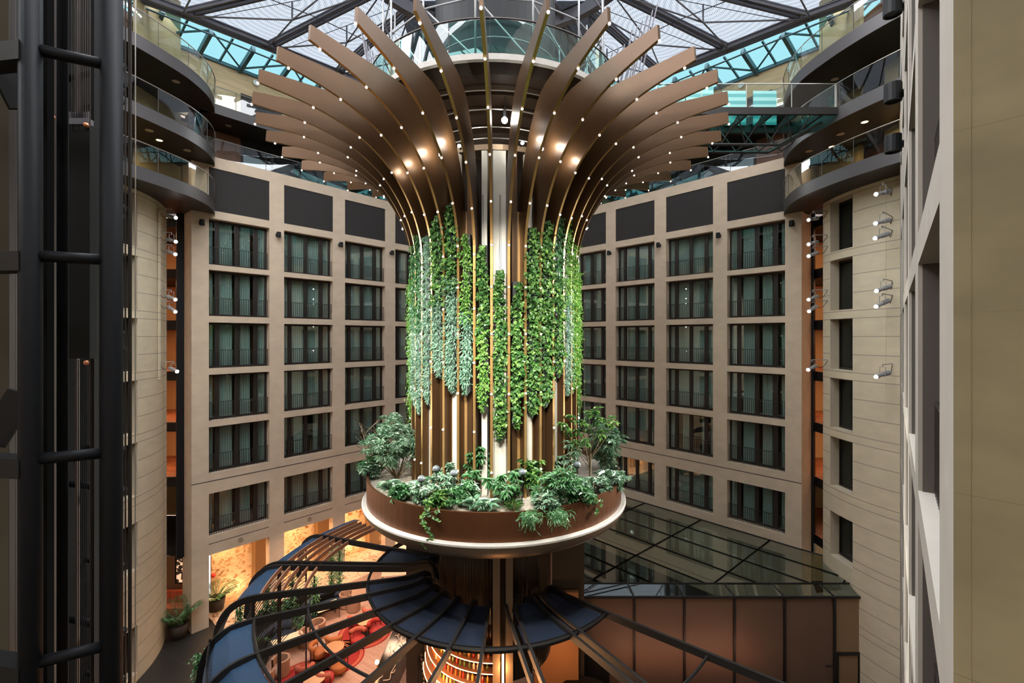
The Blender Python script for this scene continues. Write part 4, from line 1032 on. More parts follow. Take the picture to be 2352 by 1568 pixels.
# bar stools shelf piece bottom: curved ribbed counter
b = MB(); b.lathe([(1.1, FLOOR), (1.1, -15.5), (1.25, -15.45), (0, -15.45)], 40, (3.2, 20.2)); tag(mk('round_counter', b, M['under']), 'small dark ribbed round counter beside the doorway', 'counter')
# ================================================================ lift shaft on the left
lf = empty('lift_shaft', (-7.0, 7.3, FLOOR)); tag(lf, 'dark steel lift shaft frame of round columns and rungs on the left', 'lift shaft')
a_, b_ = U(70, 774, 6.9), U(257, 774, 7.36)
for p, r_ in ((a_, .135), (b_, .14)):
    b = MB(); b.tube([(p.x, p.y, FLOOR), (p.x, p.y, 12)], r_, 20); mk('column', b, M['steel'], lf, smooth=True)
for z in (4.24, 1.2, -1.8, -4.8, -7.8, 7.2):
    b = MB(); b.tube([(a_.x, a_.y, z), (b_.x, b_.y, z)], .085, 14); mk('rung', b, M['steel'], lf, smooth=True)
    b = MB(); b.beam((a_.x, a_.y, z-.1), (a_.x-1.6, a_.y+.25, z-.1), .3, .28); mk('wall_bracket', b, M['black'], lf)
c_, d_ = U(285, 774, 11.2), U(150, 774, 10.2)
for z in (9.1, 6.1, 3.1, .1, -2.9, -5.9, -8.9):
    for p, q, r_ in ((U(120, 774, 10.6), U(285, 774, 10.0), .075), (U(100, 774, 12.8), U(285, 774, 12.2), .07)):
        b = MB(); b.tube([(p.x, p.y, z-.35 if r_ > .07 else z), (q.x, q.y, z-.35 if r_ > .07 else z)], r_, 12); mk('rear_rung', b, M['steel'], lf, smooth=True)
def vert(px, d, w_, m_, nm, z0=FLOOR, z1=12, dep=.06):
    p = U(px, 774, d); b = MB(); b.box((p.x, p.y, (z0+z1)/2), (w_, dep, z1-z0)); return mk(nm, b, m_, lf)
railm = mat('rail_reddish', (.06, .042, .035), .5, .2)
vert(123, 8.4, .055, railm, 'guide_rail'); vert(212, 8.6, .05, railm, 'guide_rail'); vert(231, 9.6, .06, M['steel'], 'guide_rail'); vert(178, 9.8, .045, railm, 'guide_rail')
vert(104, 7.8, .18, M['shaftblack'], 'shaft_post', dep=.12); vert(218, 8.5, .06, M['black'], 'shaft_post', dep=.1)
for k in range(8): vert(132+k*3.4, 8.0, .016, M['steel'], 'ribbed_cable', dep=.02)
for k in range(9):
    p = U(165+k*5.2, 774, 8.3); b = MB(); b.tube([(p.x, p.y, 3.65), (p.x, p.y, 12)], .009, 6); mk('hoist_rope', b, M['raildark'], lf)
for k in range(5):
    p = U(180+k*4.6, 774, 8.3); b = MB(); b.tube([(p.x, p.y, -.4), (p.x, p.y, FLOOR)], .008, 6); mk('compensation_rope', b, M['steel'], lf)
for px, d, r_ in ((288, 7.9, .012), (296, 7.9, .012), (300, 7.9, .018), (311, 7.9, .009)):
    p = U(px, 774, d); b = MB(); b.tube([(p.x, p.y, FLOOR), (p.x, p.y, 12)], r_, 6); mk('edge_cable', b, M['raildark'] if px != 311 else M['rail'], lf)
cwt = empty('counterweight', U(185, 774, 8.35)); tag(cwt, 'flat grey lift counterweight hanging in the left shaft', 'counterweight')
p0, p1 = U(157, 0, 8.35), U(212, 0, 8.35)
b = MB(); b.b3(p0.x, p1.x, 8.3, 8.45, -.38, 3.75); mk('weight_plate', b, mat('weight_grey', (.014, .015, .0145), .7, 0.0, spec=.2), cwt)
b = MB(); b.b3(p0.x+.02, p1.x-.02, 8.28, 8.4, 3.75, 3.86)
for k in range(8): b.box((p0.x+.03+k*.05, 8.33, 3.92), (.02, .03, .14))
mk('rope_clamp', b, M['truss'], cwt)
M['copper'] = mat('copper_roller', (.5, .2, .1), .3, .7)
for q_ in ((p0.x-.28, 8.35, 3.9), (p1.x-.02, 8.25, 3.72), (p1.x-.02, 8.25, -.45)):
    b = MB(); b.sphere(q_, .045, 8, 6); mk('guide_roller', b, M['copper'], cwt)
# wall behind the shaft
b = MB(); p = U(22, 774, 9.0); q = U(228, 774, 13.5)
b.beam((p.x-.2, p.y, -2.3), (q.x, q.y, -2.3), .1, 28.6); struct(mk('wall_shaft', b, M['shaftblack']), 'black backing wall of the lift shaft')
b = MB(); p2 = U(0, 774, 7.6); b.beam((p2.x-1.5, p2.y-1.0, -2.3), (U(19, 774, 8.2).x, 8.2, -2.3), .08, 28.6); struct(mk('wall_left_near', b, mat('left_plaster', (.055, .046, .032), .8, spec=.1)))
b = MB(); p3 = U(25, 774, 8.3); b.box((p3.x, p3.y, -2.3), (.05, .1, 28.6)); b.box((U(42, 774, 8.6).x, 8.6, -2.3), (.012, .1, 28.6)); struct(mk('trim_left', b, M['frame']))
b = MB(); b.beam(U(0, 150, 7.4), U(50, 250, 7.6), .12, .3); b.beam(U(-20, 1020, 7.4), U(52, 900, 7.6), .12, .35); struct(mk('trim_left_brace', b, M['black']))
# ================================================================ stage spotlights on the towers
MIDZ = [2.6, 1.0, -.6, -2.4, -5.0, -5.2]
for sx, tz_, tr_, pw_ in ((-5.0, 1.0, 3.4, 13000), (1.8, 1.0, 3.4, 13000), (-3, -2.5, 3.4, 13000), (0, -2.5, 3.4, 13000), (-7, -5.3, 4.4, 17000), (7, -5.3, 4.4, 17000), (0, -5.3, 4.4, 14000)):
    tg_ = cp(math.copysign(18, -sx) if sx else 0, tr_, tz_)
    lowl = tz_ > -5
    spot('unseen_front_spot', (sx, 3.0 if lowl else 3.8, 9.0 if lowl else 17.6), tg_, pw_, COOL, 24 if lowl else 20, .12, .7)  # unseen spots near the camera, aimed at the column front and planter
LLP = [(225, 446), (225, 505), (225, 541), (225, 668), (225, 704), (225, 865)]
def stage_light(px, py, d, wallp, tgt, label, sgn, power):
    pos = U(px, py, d)   # lamp mouth
    e = empty('stage_spotlight', pos); tag(e, label, 'spotlight', 'stage spotlights on the towers')
    dirv = (Vector(tgt)-pos).normalized()
    b = MB(); back = pos-dirv*.75
    P = [pos, pos-dirv*.16, pos-dirv*.17, pos-dirv*.4, pos-dirv*.41, back]
    b.tube(P, [.105, .085, .075, .07, .10, .10], 12); mk('lamp_barrel', b, M['scaff'], e, smooth=False)
    b = MB(); b.sphere(pos+dirv*.02, .06, 10, 6); mk('lens', b, M['lampface'], e, smooth=True)
    piv = pos-dirv*.38; top = piv+Vector((0, 0, .42))
    b = MB(); sd = dirv.cross(Vector((0, 0, 1))).normalized()*.12
    b.tube([piv+sd, top+sd-Vector((0, 0, .1)), top-sd-Vector((0, 0, .1)), piv-sd], .014, 6); b.tube([top-Vector((0, 0, .1)), top], .02, 6); mk('yoke', b, M['scaff'], e)
    b = MB(); b.tube([top, Vector((wallp[0], wallp[1], top.z))], .02, 6); mk('bracket_arm', b, M['scaff'], e)
    b = MB(); b.tube(crom([back, back+Vector((0, 0, -.15)).lerp(Vector((wallp[0]-back.x, wallp[1]-back.y, 0)), .5), Vector((wallp[0], wallp[1], back.z+.3))], 5), .012, 5); mk('cable', b, M['black'], e)
    spot('spotlight_lamp', pos+dirv*.13, tgt, power, COOL, 24, .05, .6)
LT = [(404, 500), (404, 555), (403, 584), (403, 688), (403, 716), (407, 853)]
for i, (px, py) in enumerate(LT):
    stage_light(px, py, 24.6, (-18.5, 24.6), cp(60-i*3, 3.4 if i < 4 else 4.4, MIDZ[i]), 'white stage spotlight at the edge of the left tower, %s from the top' % ORD[i], -1, 8000)
RT = [(1857, 505), (1857, 561), (1857, 588), (1857, 688), (1858, 715), (1856, 849)]
for i, (px, py) in enumerate(RT):
    stage_light(px, py, 24.4, (16.45, 24.5), cp(-58+i*3, 3.4 if i < 4 else 4.4, MIDZ[i]), 'white stage spotlight at the corridor edge of the right tower, %s from the top' % ORD[i], 1, 8000)
for i, (px, py) in enumerate(LLP):
    stage_light(px, py, 20.0, (-18.6, 20.9), cp(14-i*3, 3.4 if i < 4 else 4.3, MIDZ[i]-.3), 'stage spotlight seen between the lift shaft columns, %s from the top' % ORD[i], -1, 11000)
RR = [(2012, 446), (2011, 513), (2010, 547), (2013, 668), (2012, 704), (2012, 865)]
for i, (px, py) in enumerate(RR):
    stage_light(px, py, 20.0, (16.9, 20.9), cp(-14+i*3, 3.4 if i < 4 else 4.3, MIDZ[i]-.3), 'grey stage spotlight by the cable tray of the right tower, %s from the top' % ORD[i], 1, 11000)
b = MB(); b.box((16.82, 21.2, 1.8), (.06, .2, 9.4)); tag(mk('cable_tray', b, M['tower']), 'upright cream cable tray on the right tower face', 'cable tray')
b = MB(); b.box((-18.42, 24.55, 2.2), (.06, .12, 8.8)); tag(mk('cable_tray', b, M['tower']), 'slim cream cable tray at the edge of the left tower', 'cable tray')
# ================================================================ leaves and plants
def leaf(mb, p, d, up, L, W, droop=.25, kind='oval'):
    d = d.normalized(); s = d.cross(up)
    if s.length < 1e-3: s = Vector((1, 0, 0))
    s.normalize(); n = s.cross(d).normalized()
    tip = p+d*L-n*(L*droop); a = p+d*(L*.3)+n*(L*.05); c = p+d*(L*.68)-n*(L*droop*.3)
    f = n*(W*.22)
    if kind == 'needle':
        m_ = p+d*(L*.5); mb.add([p, m_-s*W*.5, tip, m_+s*W*.5], [(0, 1, 2, 3)])
    else:
        k1, k2 = (.5, .40) if kind == 'oval' else (.52, .30)
        mb.add([p, a-s*W*k1+f, c-s*W*k2+f, tip, c+s*W*k2+f, a+s*W*k1+f], [(0, 1, 2, 3), (0, 3, 4, 5)])
def rv(rnd, k=1.0): return Vector((rnd.uniform(-k, k), rnd.uniform(-k, k), rnd.uniform(-k, k)))
def zof(phi, py): return (774-py)*(20-3.7*math.cos(R(phi)))/F
STR = [(5, 560, 945, 'a', 'c'), (15, 535, 905, 'c', 'b'), (25, 465, 900, 'a', 'b'), (35, 490, 862, 'a', 'b'), (45, 540, 925, 'b', 'b'), (55, 538, 948, 'd', 'b'),
       (65, 560, 930, 'd', 'b'), (75, 640, 960, 'c', 'c'), (85, 655, 985, 'c', 'c'), (95, 660, 975, 'c', 'c'),
       (-5, 618, 1010, 'a', 'a'), (-15, 645, 985, 'a', 'a'), (-25, 520, 955, 'a', 'a'), (-35, 505, 930, 'a', 'a'), (-45, 495, 862, 'd', 'a'), (-55, 500, 905, 'c', 'b'),
       (-65, 560, 900, 'c', 'c'), (-75, 600, 930, 'c', 'c'), (-85, 640, 960, 'c', 'c'), (-95, 650, 950, 'c', 'c')]+[(s_*a_, 560, 930, 'c', 'a') for s_ in (1, -1) for a_ in (105, 115, 125, 135)]
LOOK = {'a': 'glossy heart leaved', 'b': 'feathery grey green', 'c': 'bright lime green', 'd': 'dark leaved'}
order = sorted([s_ for s_ in STR if abs(s_[0]) < 100], key=lambda t: -t[0])
for phi, y0, y1, k0, k1 in STR:
    rnd = random.Random(int(phi)+500); t = R(phi); rad = Vector((-math.sin(t), -math.cos(t), 0)); tan = Vector((math.cos(t), -math.sin(t), 0))
    z1, z0 = zof(phi, y0), zof(phi, y1); H = z1-z0
    root = empty('hanging_vine', cp(phi, 3.4, z1))
    rank = [s_[0] for s_ in order].index(phi) if abs(phi) < 100 else 0
    tag(root, 'vine strand on the far side of the column, seen mirrored in the windows' if abs(phi) > 100 else '%s vine strand hanging between the column fins, %s from the left' % (LOOK[k1] if k0 == k1 else LOOK[k0]+' and '+LOOK[k1].split()[-1], ORD[rank]), 'vine', 'vine strands on the column')
    tb = MB(); c0 = cp(phi, 3.33, z0-.12); c1 = cp(phi, 3.33, z1)
    for s_ in (1,):
        w_ = .14
        A = [c0+Vector((0, 0, 0)), c0+tan*w_+Vector((0, 0, .18)), c1+tan*w_, c1-tan*w_, c0-tan*w_+Vector((0, 0, .18))]
        tb.add([a-rad*.05 for a in A]+[a+rad*.12 for a in A], [(0, 1, 2, 3, 4), (9, 8, 7, 6, 5), (0, 5, 6, 1), (1, 6, 7, 2), (2, 7, 8, 3), (3, 8, 9, 4), (4, 9, 5, 0)])
    mk('tray', tb, M['tray'], root)
    tb = MB()
    for s_ in (-.04, .03): tb.tube([c1+tan*s_+rad*.1, cp(phi, 3.5, 5.0)+tan*s_*.5], .008, 5)
    mk('support_cable', tb, M['black'], root)
    split = z0+H*rnd.uniform(.45, .6)
    for part, kk, za, zb in (('foliage', k0, split-.2, z1), ('foliage', k1, z0, split+.2)):
        lb = MB(); dens = {'a': 135, 'b': 330, 'c': 210, 'd': 150}[kk]
        for i in range(int(dens*(zb-za))):
            z = rnd.uniform(za, zb); e0 = min(1, (z-z0)/.6+.15); e1 = min(1, (z1-z)/1.6+.35)
            wob = .06*math.sin(z*2.3+phi)
            lw = .10 if abs(phi) < 20 else .15; lat = rnd.gauss(0, lw)*e0*e1+wob*.5; lat = max(-2*lw, min(2*lw, lat))
            out = 3.38+abs(rnd.gauss(.06, .09))*e0
            p = Vector((CX, CY, z))+rad*out+tan*lat
            d = rad*.55+tan*(lat*1.8)+rv(rnd, .55)+Vector((0, 0, -.55))
            if kk == 'b': leaf(lb, p, d+rv(rnd, .5), rad, rnd.uniform(.10, .19), rnd.uniform(.03, .045), .1, 'needle')
            elif kk == 'c': leaf(lb, p, d, rad+rv(rnd, .5), rnd.uniform(.09, .15), rnd.uniform(.045, .07), .2, 'oval')
            elif kk == 'd': leaf(lb, p, d+Vector((0, 0, -.4)), rad+rv(rnd, .6), rnd.uniform(.13, .2), rnd.uniform(.05, .07), .2, 'oval')
            else: leaf(lb, p, d, rad+rv(rnd, .6), rnd.uniform(.11, .18), rnd.uniform(.10, .15), .25, 'heart')
        mk(part, lb, M['leaf_'+kk], root)
ZS = -5.72
def ground(px, py): return UZ(px, py, ZS)
def bush(px, py, h, w_, label, m_='leaf_d', n=700, L=.22, W=.07, kind='oval', stems=5, seed=1, cat='shrub', zc=.6, name='shrub'):
    if ZS > -10: h *= 1.15; w_ *= 1.15; n = int(n*1.4); W *= 1.25
    rnd = random.Random(seed); g = ground(px, py); e = empty(name, g); tag(e, label, cat)
    sb = MB(); tips = []
    for i in range(stems):
        a = rnd.uniform(0, 6.28); r_ = rnd.uniform(.1, .5)*w_
        tip = g+Vector((math.cos(a)*r_, math.sin(a)*r_, h*rnd.uniform(.55, .9))); mid = g.lerp(tip, .5)+rv(rnd, .08)
        sb.tube(crom([g+rv(rnd, .04)*Vector((1, 1, 0)).length*.5, mid, tip], 3), [.018]*7, 5) ; tips.append(tip)
        for j in range(3):
            q = mid.lerp(tip, rnd.random()); sb.tube([q, q+Vector((rnd.uniform(-.3, .3)*w_, rnd.uniform(-.3, .3)*w_, rnd.uniform(.05, .3)*h))], .009, 4)
    mk('stem', sb, M['stem'], e)
    lb = MB(); cc = g+Vector((0, 0, h*zc))
    ncl = max(6, n//14)
    for i in range(ncl):
        while True:
            v = rv(rnd)
            if .35 < v.length < 1: break
        lob = .78+.30*math.sin(3.1*math.atan2(v.y, v.x)+seed)+.16*math.sin(5*v.z+seed*2)+rnd.uniform(-.1, .14)
        v = v*lob
        p0 = cc+Vector((v.x*w_*.5, v.y*w_*.5, v.z*h*(1-zc)*(1.0 if v.z > 0 else zc/(1-zc)*.9)))
        outd = Vector((v.x, v.y, v.z*.5+.1)).normalized()
        for j in range(14):
            a = j*2.4; d = outd*.5+Vector((math.cos(a), math.sin(a), rnd.uniform(-.4, .5)))
            leaf(lb, p0+rv(rnd, .05), d, Vector((0, 0, 1))+rv(rnd, .4), L*rnd.uniform(.7, 1.15), W*rnd.uniform(.8, 1.2), rnd.uniform(.1, .4), kind)
    mk('foliage', lb, M[m_], e); return e
def rosette(px, py, rad_, label, m_='leaf_e', n=26, seed=1, W=.13, upk=.5, hh=.3, zb=0.0):
    rad_ *= 1.35; W *= 1.35
    rnd = random.Random(seed); g = ground(px, py)+Vector((0, 0, zb)); e = empty('leafy_plant', g); tag(e, label, 'plant')
    lb = MB(); sb = MB()
    for i in range(n):
        a = i*2.4+rnd.uniform(-.2, .2); el = upk+.9*(1-i/n)*rnd.uniform(.6, 1.1)
        st = g+Vector((math.cos(a), math.sin(a), 0))*.05+Vector((0, 0, hh*(i/n)*rnd.uniform(.6, 1.2)))
        d = Vector((math.cos(a), math.sin(a), el))
        sb.tube([g+Vector((0, 0, .02)), st+d.normalized()*.08], .008, 4)
        leaf(lb, st, d, Vector((0, 0, 1)), rad_*rnd.uniform(.75, 1.1), W*rnd.uniform(.8, 1.15), rnd.uniform(.35, .6), 'oval')
    mk('stalk', sb, M['stem'], e); mk('foliage', lb, M[m_], e); return e
def whorl_tree(px, py, h, label, clusters, m_='leaf_d', L=.26, W=.085, nl=9, seed=1, lean=(0, 0), kind='oval', trunk_r=.035):
    """small tree: trunk with branches ending in whorls of long leaves (clusters: dx,dz in metres)"""
    rnd = random.Random(seed); g = ground(px, py); e = empty('small_tree', g); tag(e, label, 'tree')
    tb = MB(); top = g+Vector((lean[0], lean[1], h*.55)); tb.tube(crom([g, g.lerp(top, .5)+Vector((.04, 0, 0)), top], 4), [trunk_r*(1-.05*i) for i in range(9)], 8); mk('trunk', tb, M['stem'], e, smooth=True)
    bb = MB(); lb = MB()
    for dx, dz in clusters:
        dy = rnd.uniform(-.45, .45); tip = g+Vector((dx, dy, dz)); st = g.lerp(top, min(1, max(.3, dz/h*.8)))
        bb.tube(crom([st, st.lerp(tip, .5)+Vector((0, 0, -.08)), tip], 3), [.018, .017, .015, .013, .012, .010, .008], 5)
        for lev in range(3):
            c = tip-Vector((dx*.1*lev, dy*.1*lev, .07*lev))+rv(rnd, .05)
            for j in range(nl):
                a = j*6.283/nl+lev*.5; d = Vector((math.cos(a), math.sin(a), .25-.35*lev+rnd.uniform(-.2, .2)))
                leaf(lb, c, d, Vector((0, 0, 1)), L*rnd.uniform(.75, 1.1), W*rnd.uniform(.85, 1.15), rnd.uniform(.15, .45), kind)
    mk('branch', bb, M['stem'], e); mk('foliage', lb, M[m_], e); return e
bush(912, 1100, 2.3, 2.6, 'tall airy bush with narrow silvery leaves at the left of the planter', 'leaf_e', 3000, .24, .036, 'oval', 14, 1, zc=.62)
bush(872, 1090, 1.2, 1.2, 'low dark bush at the far left edge of the planter', 'leaf_d', 700, .2, .06, 'oval', 5, 2)
rosette(893, 1128, .34, 'broad silver leaved plant at the left rim of the planter', seed=3, n=30)
rosette(935, 1146, .38, 'broad silver leaved plant in front of the tall left bush', seed=4, n=34)
rosette(965, 1128, .36, 'silver leaved plant below the leftmost garden lamp', seed=5, n=30)
bush(985, 1158, .75, 1.1, 'low bushy plant with cut leaves near the trailing ivy', 'leaf_e', 900, .18, .06, 'oval', 5, 6)
bush(1035, 1135, .9, 1.2, 'leafy clump between two garden lamps left of centre', 'leaf_e', 900, .22, .055, 'oval', 5, 7)
bush(1058, 1160, .6, .9, 'low dark clump of leaves at the front rim left of centre', 'leaf_d', 600, .18, .05, 'oval', 4, 8)
rosette(1090, 1172, .34, 'rosette of wide pale green leaves at the front rim', seed=9, n=26, W=.16)
rosette(1118, 1176, .34, 'rosette of wide grey green leaves just left of the thin trunks', seed=10, n=26, W=.16)
whorl_tree(1102, 1140, 1.75, 'umbrella tree with whorled leaves in the middle of the planter', [(-.35, 1.5), (.05, 1.7), (-.1, 1.25), (.35, 1.35), (-.5, 1.1), (.2, 1.0), (-.35, .8), (.5, .95), (0, 1.45), (-.15, 1.0)], 'leaf_d', seed=11)
whorl_tree(1143, 1166, 1.25, 'smaller umbrella tree with thin pale trunks right of the middle one', [(.15, 1.1), (.55, 1.15), (-.2, .85), (.4, .75), (.65, .8), (.05, .7), (-.35, .95), (.2, .5)], 'leaf_d', seed=12)
rosette(1180, 1172, .24, 'small green plant at the front rim beside the thin trunks', 'leaf_a', seed=13, n=22, W=.08)
bush(1212, 1140, 1.2, .9, 'split leaf plant with bright fronds beside the right garden lamp', 'leaf_a', 420, .26, .08, 'oval', 4, 14)
bush(1240, 1158, .5, .7, 'low fern like plant at the rim under the split leaf plant', 'leaf_d', 500, .18, .035, 'needle', 3, 15)
bush(1285, 1158, 1.05, 1.15, 'dark bushy plant with finger leaves at the front right rim', 'leaf_d', 1500, .26, .045, 'needle', 6, 16)
for q, (px, py, lab) in enumerate(((1215, 1186, 'left'), (1283, 1182, 'right'))):
    rnd = random.Random(40+q); g = ground(px, py)+Vector((0, -.05, .15)); e = empty('spiky_plant', g); tag(e, 'spiky needle leaved plant spilling over the front rim, %s of two' % lab, 'plant')
    lb = MB()
    for k in range(260):
        p = g+Vector((rnd.gauss(0, .16), -.12+rnd.gauss(0, .08), -abs(rnd.gauss(0, .22))+.1)); leaf(lb, p, Vector((rnd.uniform(-1, 1), -.7, rnd.uniform(-1, .4))), Vector((0, -1, .3)), .22, .022, .2, 'needle')
    mk('foliage', lb, M['leaf_d'], e)
bush(1325, 1136, .6, .8, 'low broad leaved plant under the right tree', 'leaf_e', 420, .18, .09, 'heart', 4, 17)
bush(1375, 1132, .5, .95, 'low plant with round leaves at the right rim', 'leaf_e', 420, .16, .10, 'heart', 4, 18)
bush(1390, 1085, 1.9, 1.3, 'dense silvery bush behind the right tree', 'leaf_e', 1700, .24, .07, 'oval', 8, 19)
rosette(1398, 1104, .42, 'large silver rosette at the far right of the planter', seed=20, n=34, W=.15)
whorl_tree(1352, 1122, 2.9, 'tall fiddle leaf tree leaning over the right side of the planter', [(-1.1, 2.5), (-.7, 2.75), (-.3, 2.6), (0, 2.9), (.25, 3.05), (.3, 2.75), (-.85, 2.2), (-.45, 2.2), (0, 2.3), (.9, 2.6), (1.05, 2.45), (.5, 2.1), (-.2, 1.9), (-.6, 1.8)], 'leaf_a', .24, .15, 5, 21, (.05, 0), 'heart', .05)
whorl_tree(1312, 1122, 1.8, 'umbrella tree with drooping leaves left of the tall tree', [(-.5, 1.6), (-.15, 1.75), (-.7, 1.3), (-.3, 1.2), (.1, 1.4), (-.6, 1.0), (0, 1.0), (.3, 1.5)], 'leaf_e', .26, .08, 9, 22, (-.1, 0))
bush(1003, 1096, 1.1, .35, 'thin yellow green shoot beside the second garden lamp', 'leaf_c', 90, .2, .06, 'oval', 2, 23, zc=.8)
for q, (px, py, m_, lab) in enumerate(((850, 1098, 'leaf_e', 'at the left end of the planter'), (915, 1150, 'leaf_d', 'by the left rim under the airy bush'), (1005, 1168, 'leaf_a', 'right of the trailing ivy'), (1072, 1150, 'leaf_e', 'left of the middle umbrella tree'), (1165, 1150, 'leaf_d', 'behind the small umbrella tree'), (1255, 1176, 'leaf_e', 'between the two spiky plants'), (1340, 1160, 'leaf_d', 'at the right front rim'), (1418, 1118, 'leaf_e', 'at the right end of the planter'))):
    bush(px, py, .5, .75, 'low ground plant %s' % lab, m_, 380, .2, .075, 'oval', 4, 100+q)
def trailing(px, py, drop, label, seed, m_='leaf_a', L=.15, n=46):
    rnd = random.Random(seed); g = ground(px, py); g.z = -5.5
    dirv = Vector((g.x-CX, g.y-CY, 0)).normalized(); g = Vector((CX, CY, -5.5))+dirv*5.3
    e = empty('trailing_ivy', g); tag(e, label, 'ivy'); sb = MB(); lb = MB()
    side = Vector((-dirv.y, dirv.x, 0))
    P = [g-dirv*.25+Vector((0, 0, .02))]+[g+side*(.16*math.sin(i*1.1+seed))+Vector((0, 0, -drop*i/6)) for i in range(7)]
    P = crom(P, 3); sb.tube(P, .008, 4); mk('stem', sb, M['stem'], e)
    for i in range(n):
        p = P[rnd.randrange(2, len(P))]+side*rnd.gauss(0, .05); leaf(lb, p, dirv*.4+side*rnd.uniform(-1, 1)+Vector((0, 0, rnd.uniform(-1, .1))), dirv, L*rnd.uniform(.7, 1.2), L*.8, .2, 'heart')
    mk('foliage', lb, M[m_], e)
trailing(955, 1200, 1.15, 'ivy strand trailing down over the planter wall on the left', 3)
trailing(1386, 1160, .45, 'short ivy strand over the right rim of the planter', 5, n=20)
trailing(975, 1200, .3, 'short sprig of ivy over the rim right of the long strand', 8, n=14)
for q, (px, py, lab) in enumerate(((968, 1100, 'left in front'), (1002, 1077, 'left behind'), (1043, 1087, 'left of the middle tree'), (1199, 1085, 'right of the middle tree'), (1266, 1096, 'above the dark finger leaved bush'), (1325, 1068, 'behind the right trees'))):
    dd = 15.9+.4*(q % 2); p = U(px, py, dd); e = empty('garden_lamp', (p.x, p.y, ZS)); tag(e, 'grey dome garden lamp on a thin pole, %s' % lab, 'lamp', 'dome lamps in the planter')
    b = MB(); b.tube([(p.x, p.y, ZS), (p.x, p.y, p.z)], .018, 8); mk('pole', b, M['black'], e)
    b = MB(); b.sphere((p.x, p.y, p.z+.02), .13, 14, 8, (1, 1, .85)); mk('dome', b, mat('dome_grey', (.10, .12, .13), .35), e, smooth=True)
    b = MB(); b.lathe([(.13, 0), (.15, -.02), (.12, -.05), (.05, -.1)], 14, (p.x, p.y)); b.v = [(x, y, z+p.z) for x, y, z in b.v]; mk('collar', b, M['black'], e)
# ================================================================ lounge below
b = MB()
pf = [(-11.5, 20.5), (1.0, 17.5), (1.0, 33), (-9.0, 35.5), (-13.8, 28.6)]
b.prism(pf, FLOOR, FLOOR+.02); tag(mk('lounge_carpet', b, M['floor']), 'pinkish parquet floor of the sunken lounge', 'floor', kind='structure')
b = MB(); FL.box(b, .3, 16, -1.6, 3.5, FLOOR+.02, FLOOR+.03); struct(mk('floor_marble', b, M['marble']), 'pale veined marble floor strip along the left facade')
b = MB(); FL.box(b, 0.9, 17, 2.6, 2.8, FLOOR, -12.4); struct(mk('wall_marble', b, M['marble']), 'warm lit veined marble wall behind the left facade piers')
b = MB(); FL.box(b, -.85, 17, .56, 2.8, -12.6, -12.5); struct(mk('ceiling_lounge', b, M['creamwall']))
b = MB()
for s_ in (3.2, 7.4, 11.6): FL.box(b, s_, s_+1.2, 1.9, 2.5, FLOOR, -12.5)
struct(mk('pillar_brass', b, mat('brass_dull', (.26, .155, .075), .5, .2)), 'brass clad pillars in front of the marble wall')
for s_ in (1.6, 5.8, 10.0, 14.0):
    p = FL.p(s_, 1.3, -12.7); area('marble_wash', p, (0, 0, 0), 1.6, 110, (1.0, .55, .25), 1.0)
    p = FL.p(s_, 2.3, -16.3); 
    area('marble_uplight', FL.p(s_, 1.8, -16.4), (R(155), 0, math.atan2(FL.u.y, FL.u.x)), 2.4, 60, (1.0, .58, .28), .3)
def rug(px, py, r_, label):
    p = UZ(px, py, FLOOR+.03); e = empty('round_rug', p); tag(e, label, 'rug')
    b = MB(); b.lathe([(0, 0), (r_, 0), (r_, -.008)], 40, (p.x, p.y)); b.v = [(x, y, z+p.z) for x, y, z in b.v]; mk('rug_body', b, mat('rug_red', (.30, .014, .012), .9), e)
    b = MB()
    for rr in (.9, .84): b.lathe([(r_*rr, .004), (r_*rr+.03, .004)], 40, (p.x, p.y))
    b.v = [(x, y, z+p.z) for x, y, z in b.v]; mk('rug_ring', b, mat('rug_orange', (.75, .25, .12), .9), e)
RED = mat('chair_red', (.34, .018, .014), .75); CORAL = mat('chair_coral', (.42, .095, .055), .75); ORNG = mat('chair_orange', (.38, .115, .028), .75)
BEIGE = mat('chair_beige', (.36, .20, .13), .85); TABLE = mat('table_top', (.66, .36, .20), .4); CREAM = mat('table_cream', (.78, .62, .40), .5); NAVY = mat('sofa_navy', (.015, .025, .045), .8)
def armchair(px, py, rz, label, m1, m2):
    g = UZ(px, py, FLOOR+.04); e = empty('armchair', g, rz); tag(e, label, 'chair', 'armchairs of the lounge')
    b = MB(); b.lathe([(0, .16), (.36, .16), (.38, .22), (.38, .40), (.34, .44), (0, .46)], 24); mk('seat', b, m1, e, local=True, smooth=True)
    b = MB(); b.tube([(.40*math.sin(R(a)), -.40*math.cos(R(a)), .68) for a in range(110, 251, 10)], .12, 10); mk('backrest', b, m2, e, local=True, smooth=True)
    b = MB()
    for a in (110, 150, 210, 250):
        x, y = .40*math.sin(R(a)), -.40*math.cos(R(a)); b.tube([(x, y, 0), (x*1.08, y*1.08, .62)], .02, 6)
    mk('back_frame', b, M['black'], e, local=True)
    for a in (30, -30, 150, 210):
        b = MB(); x, y = .32*math.sin(R(a)), -.32*math.cos(R(a)); b.tube([(x, y, 0), (x, y, .18)], .02, 6); mk('leg', b, M['black'], e, local=True)
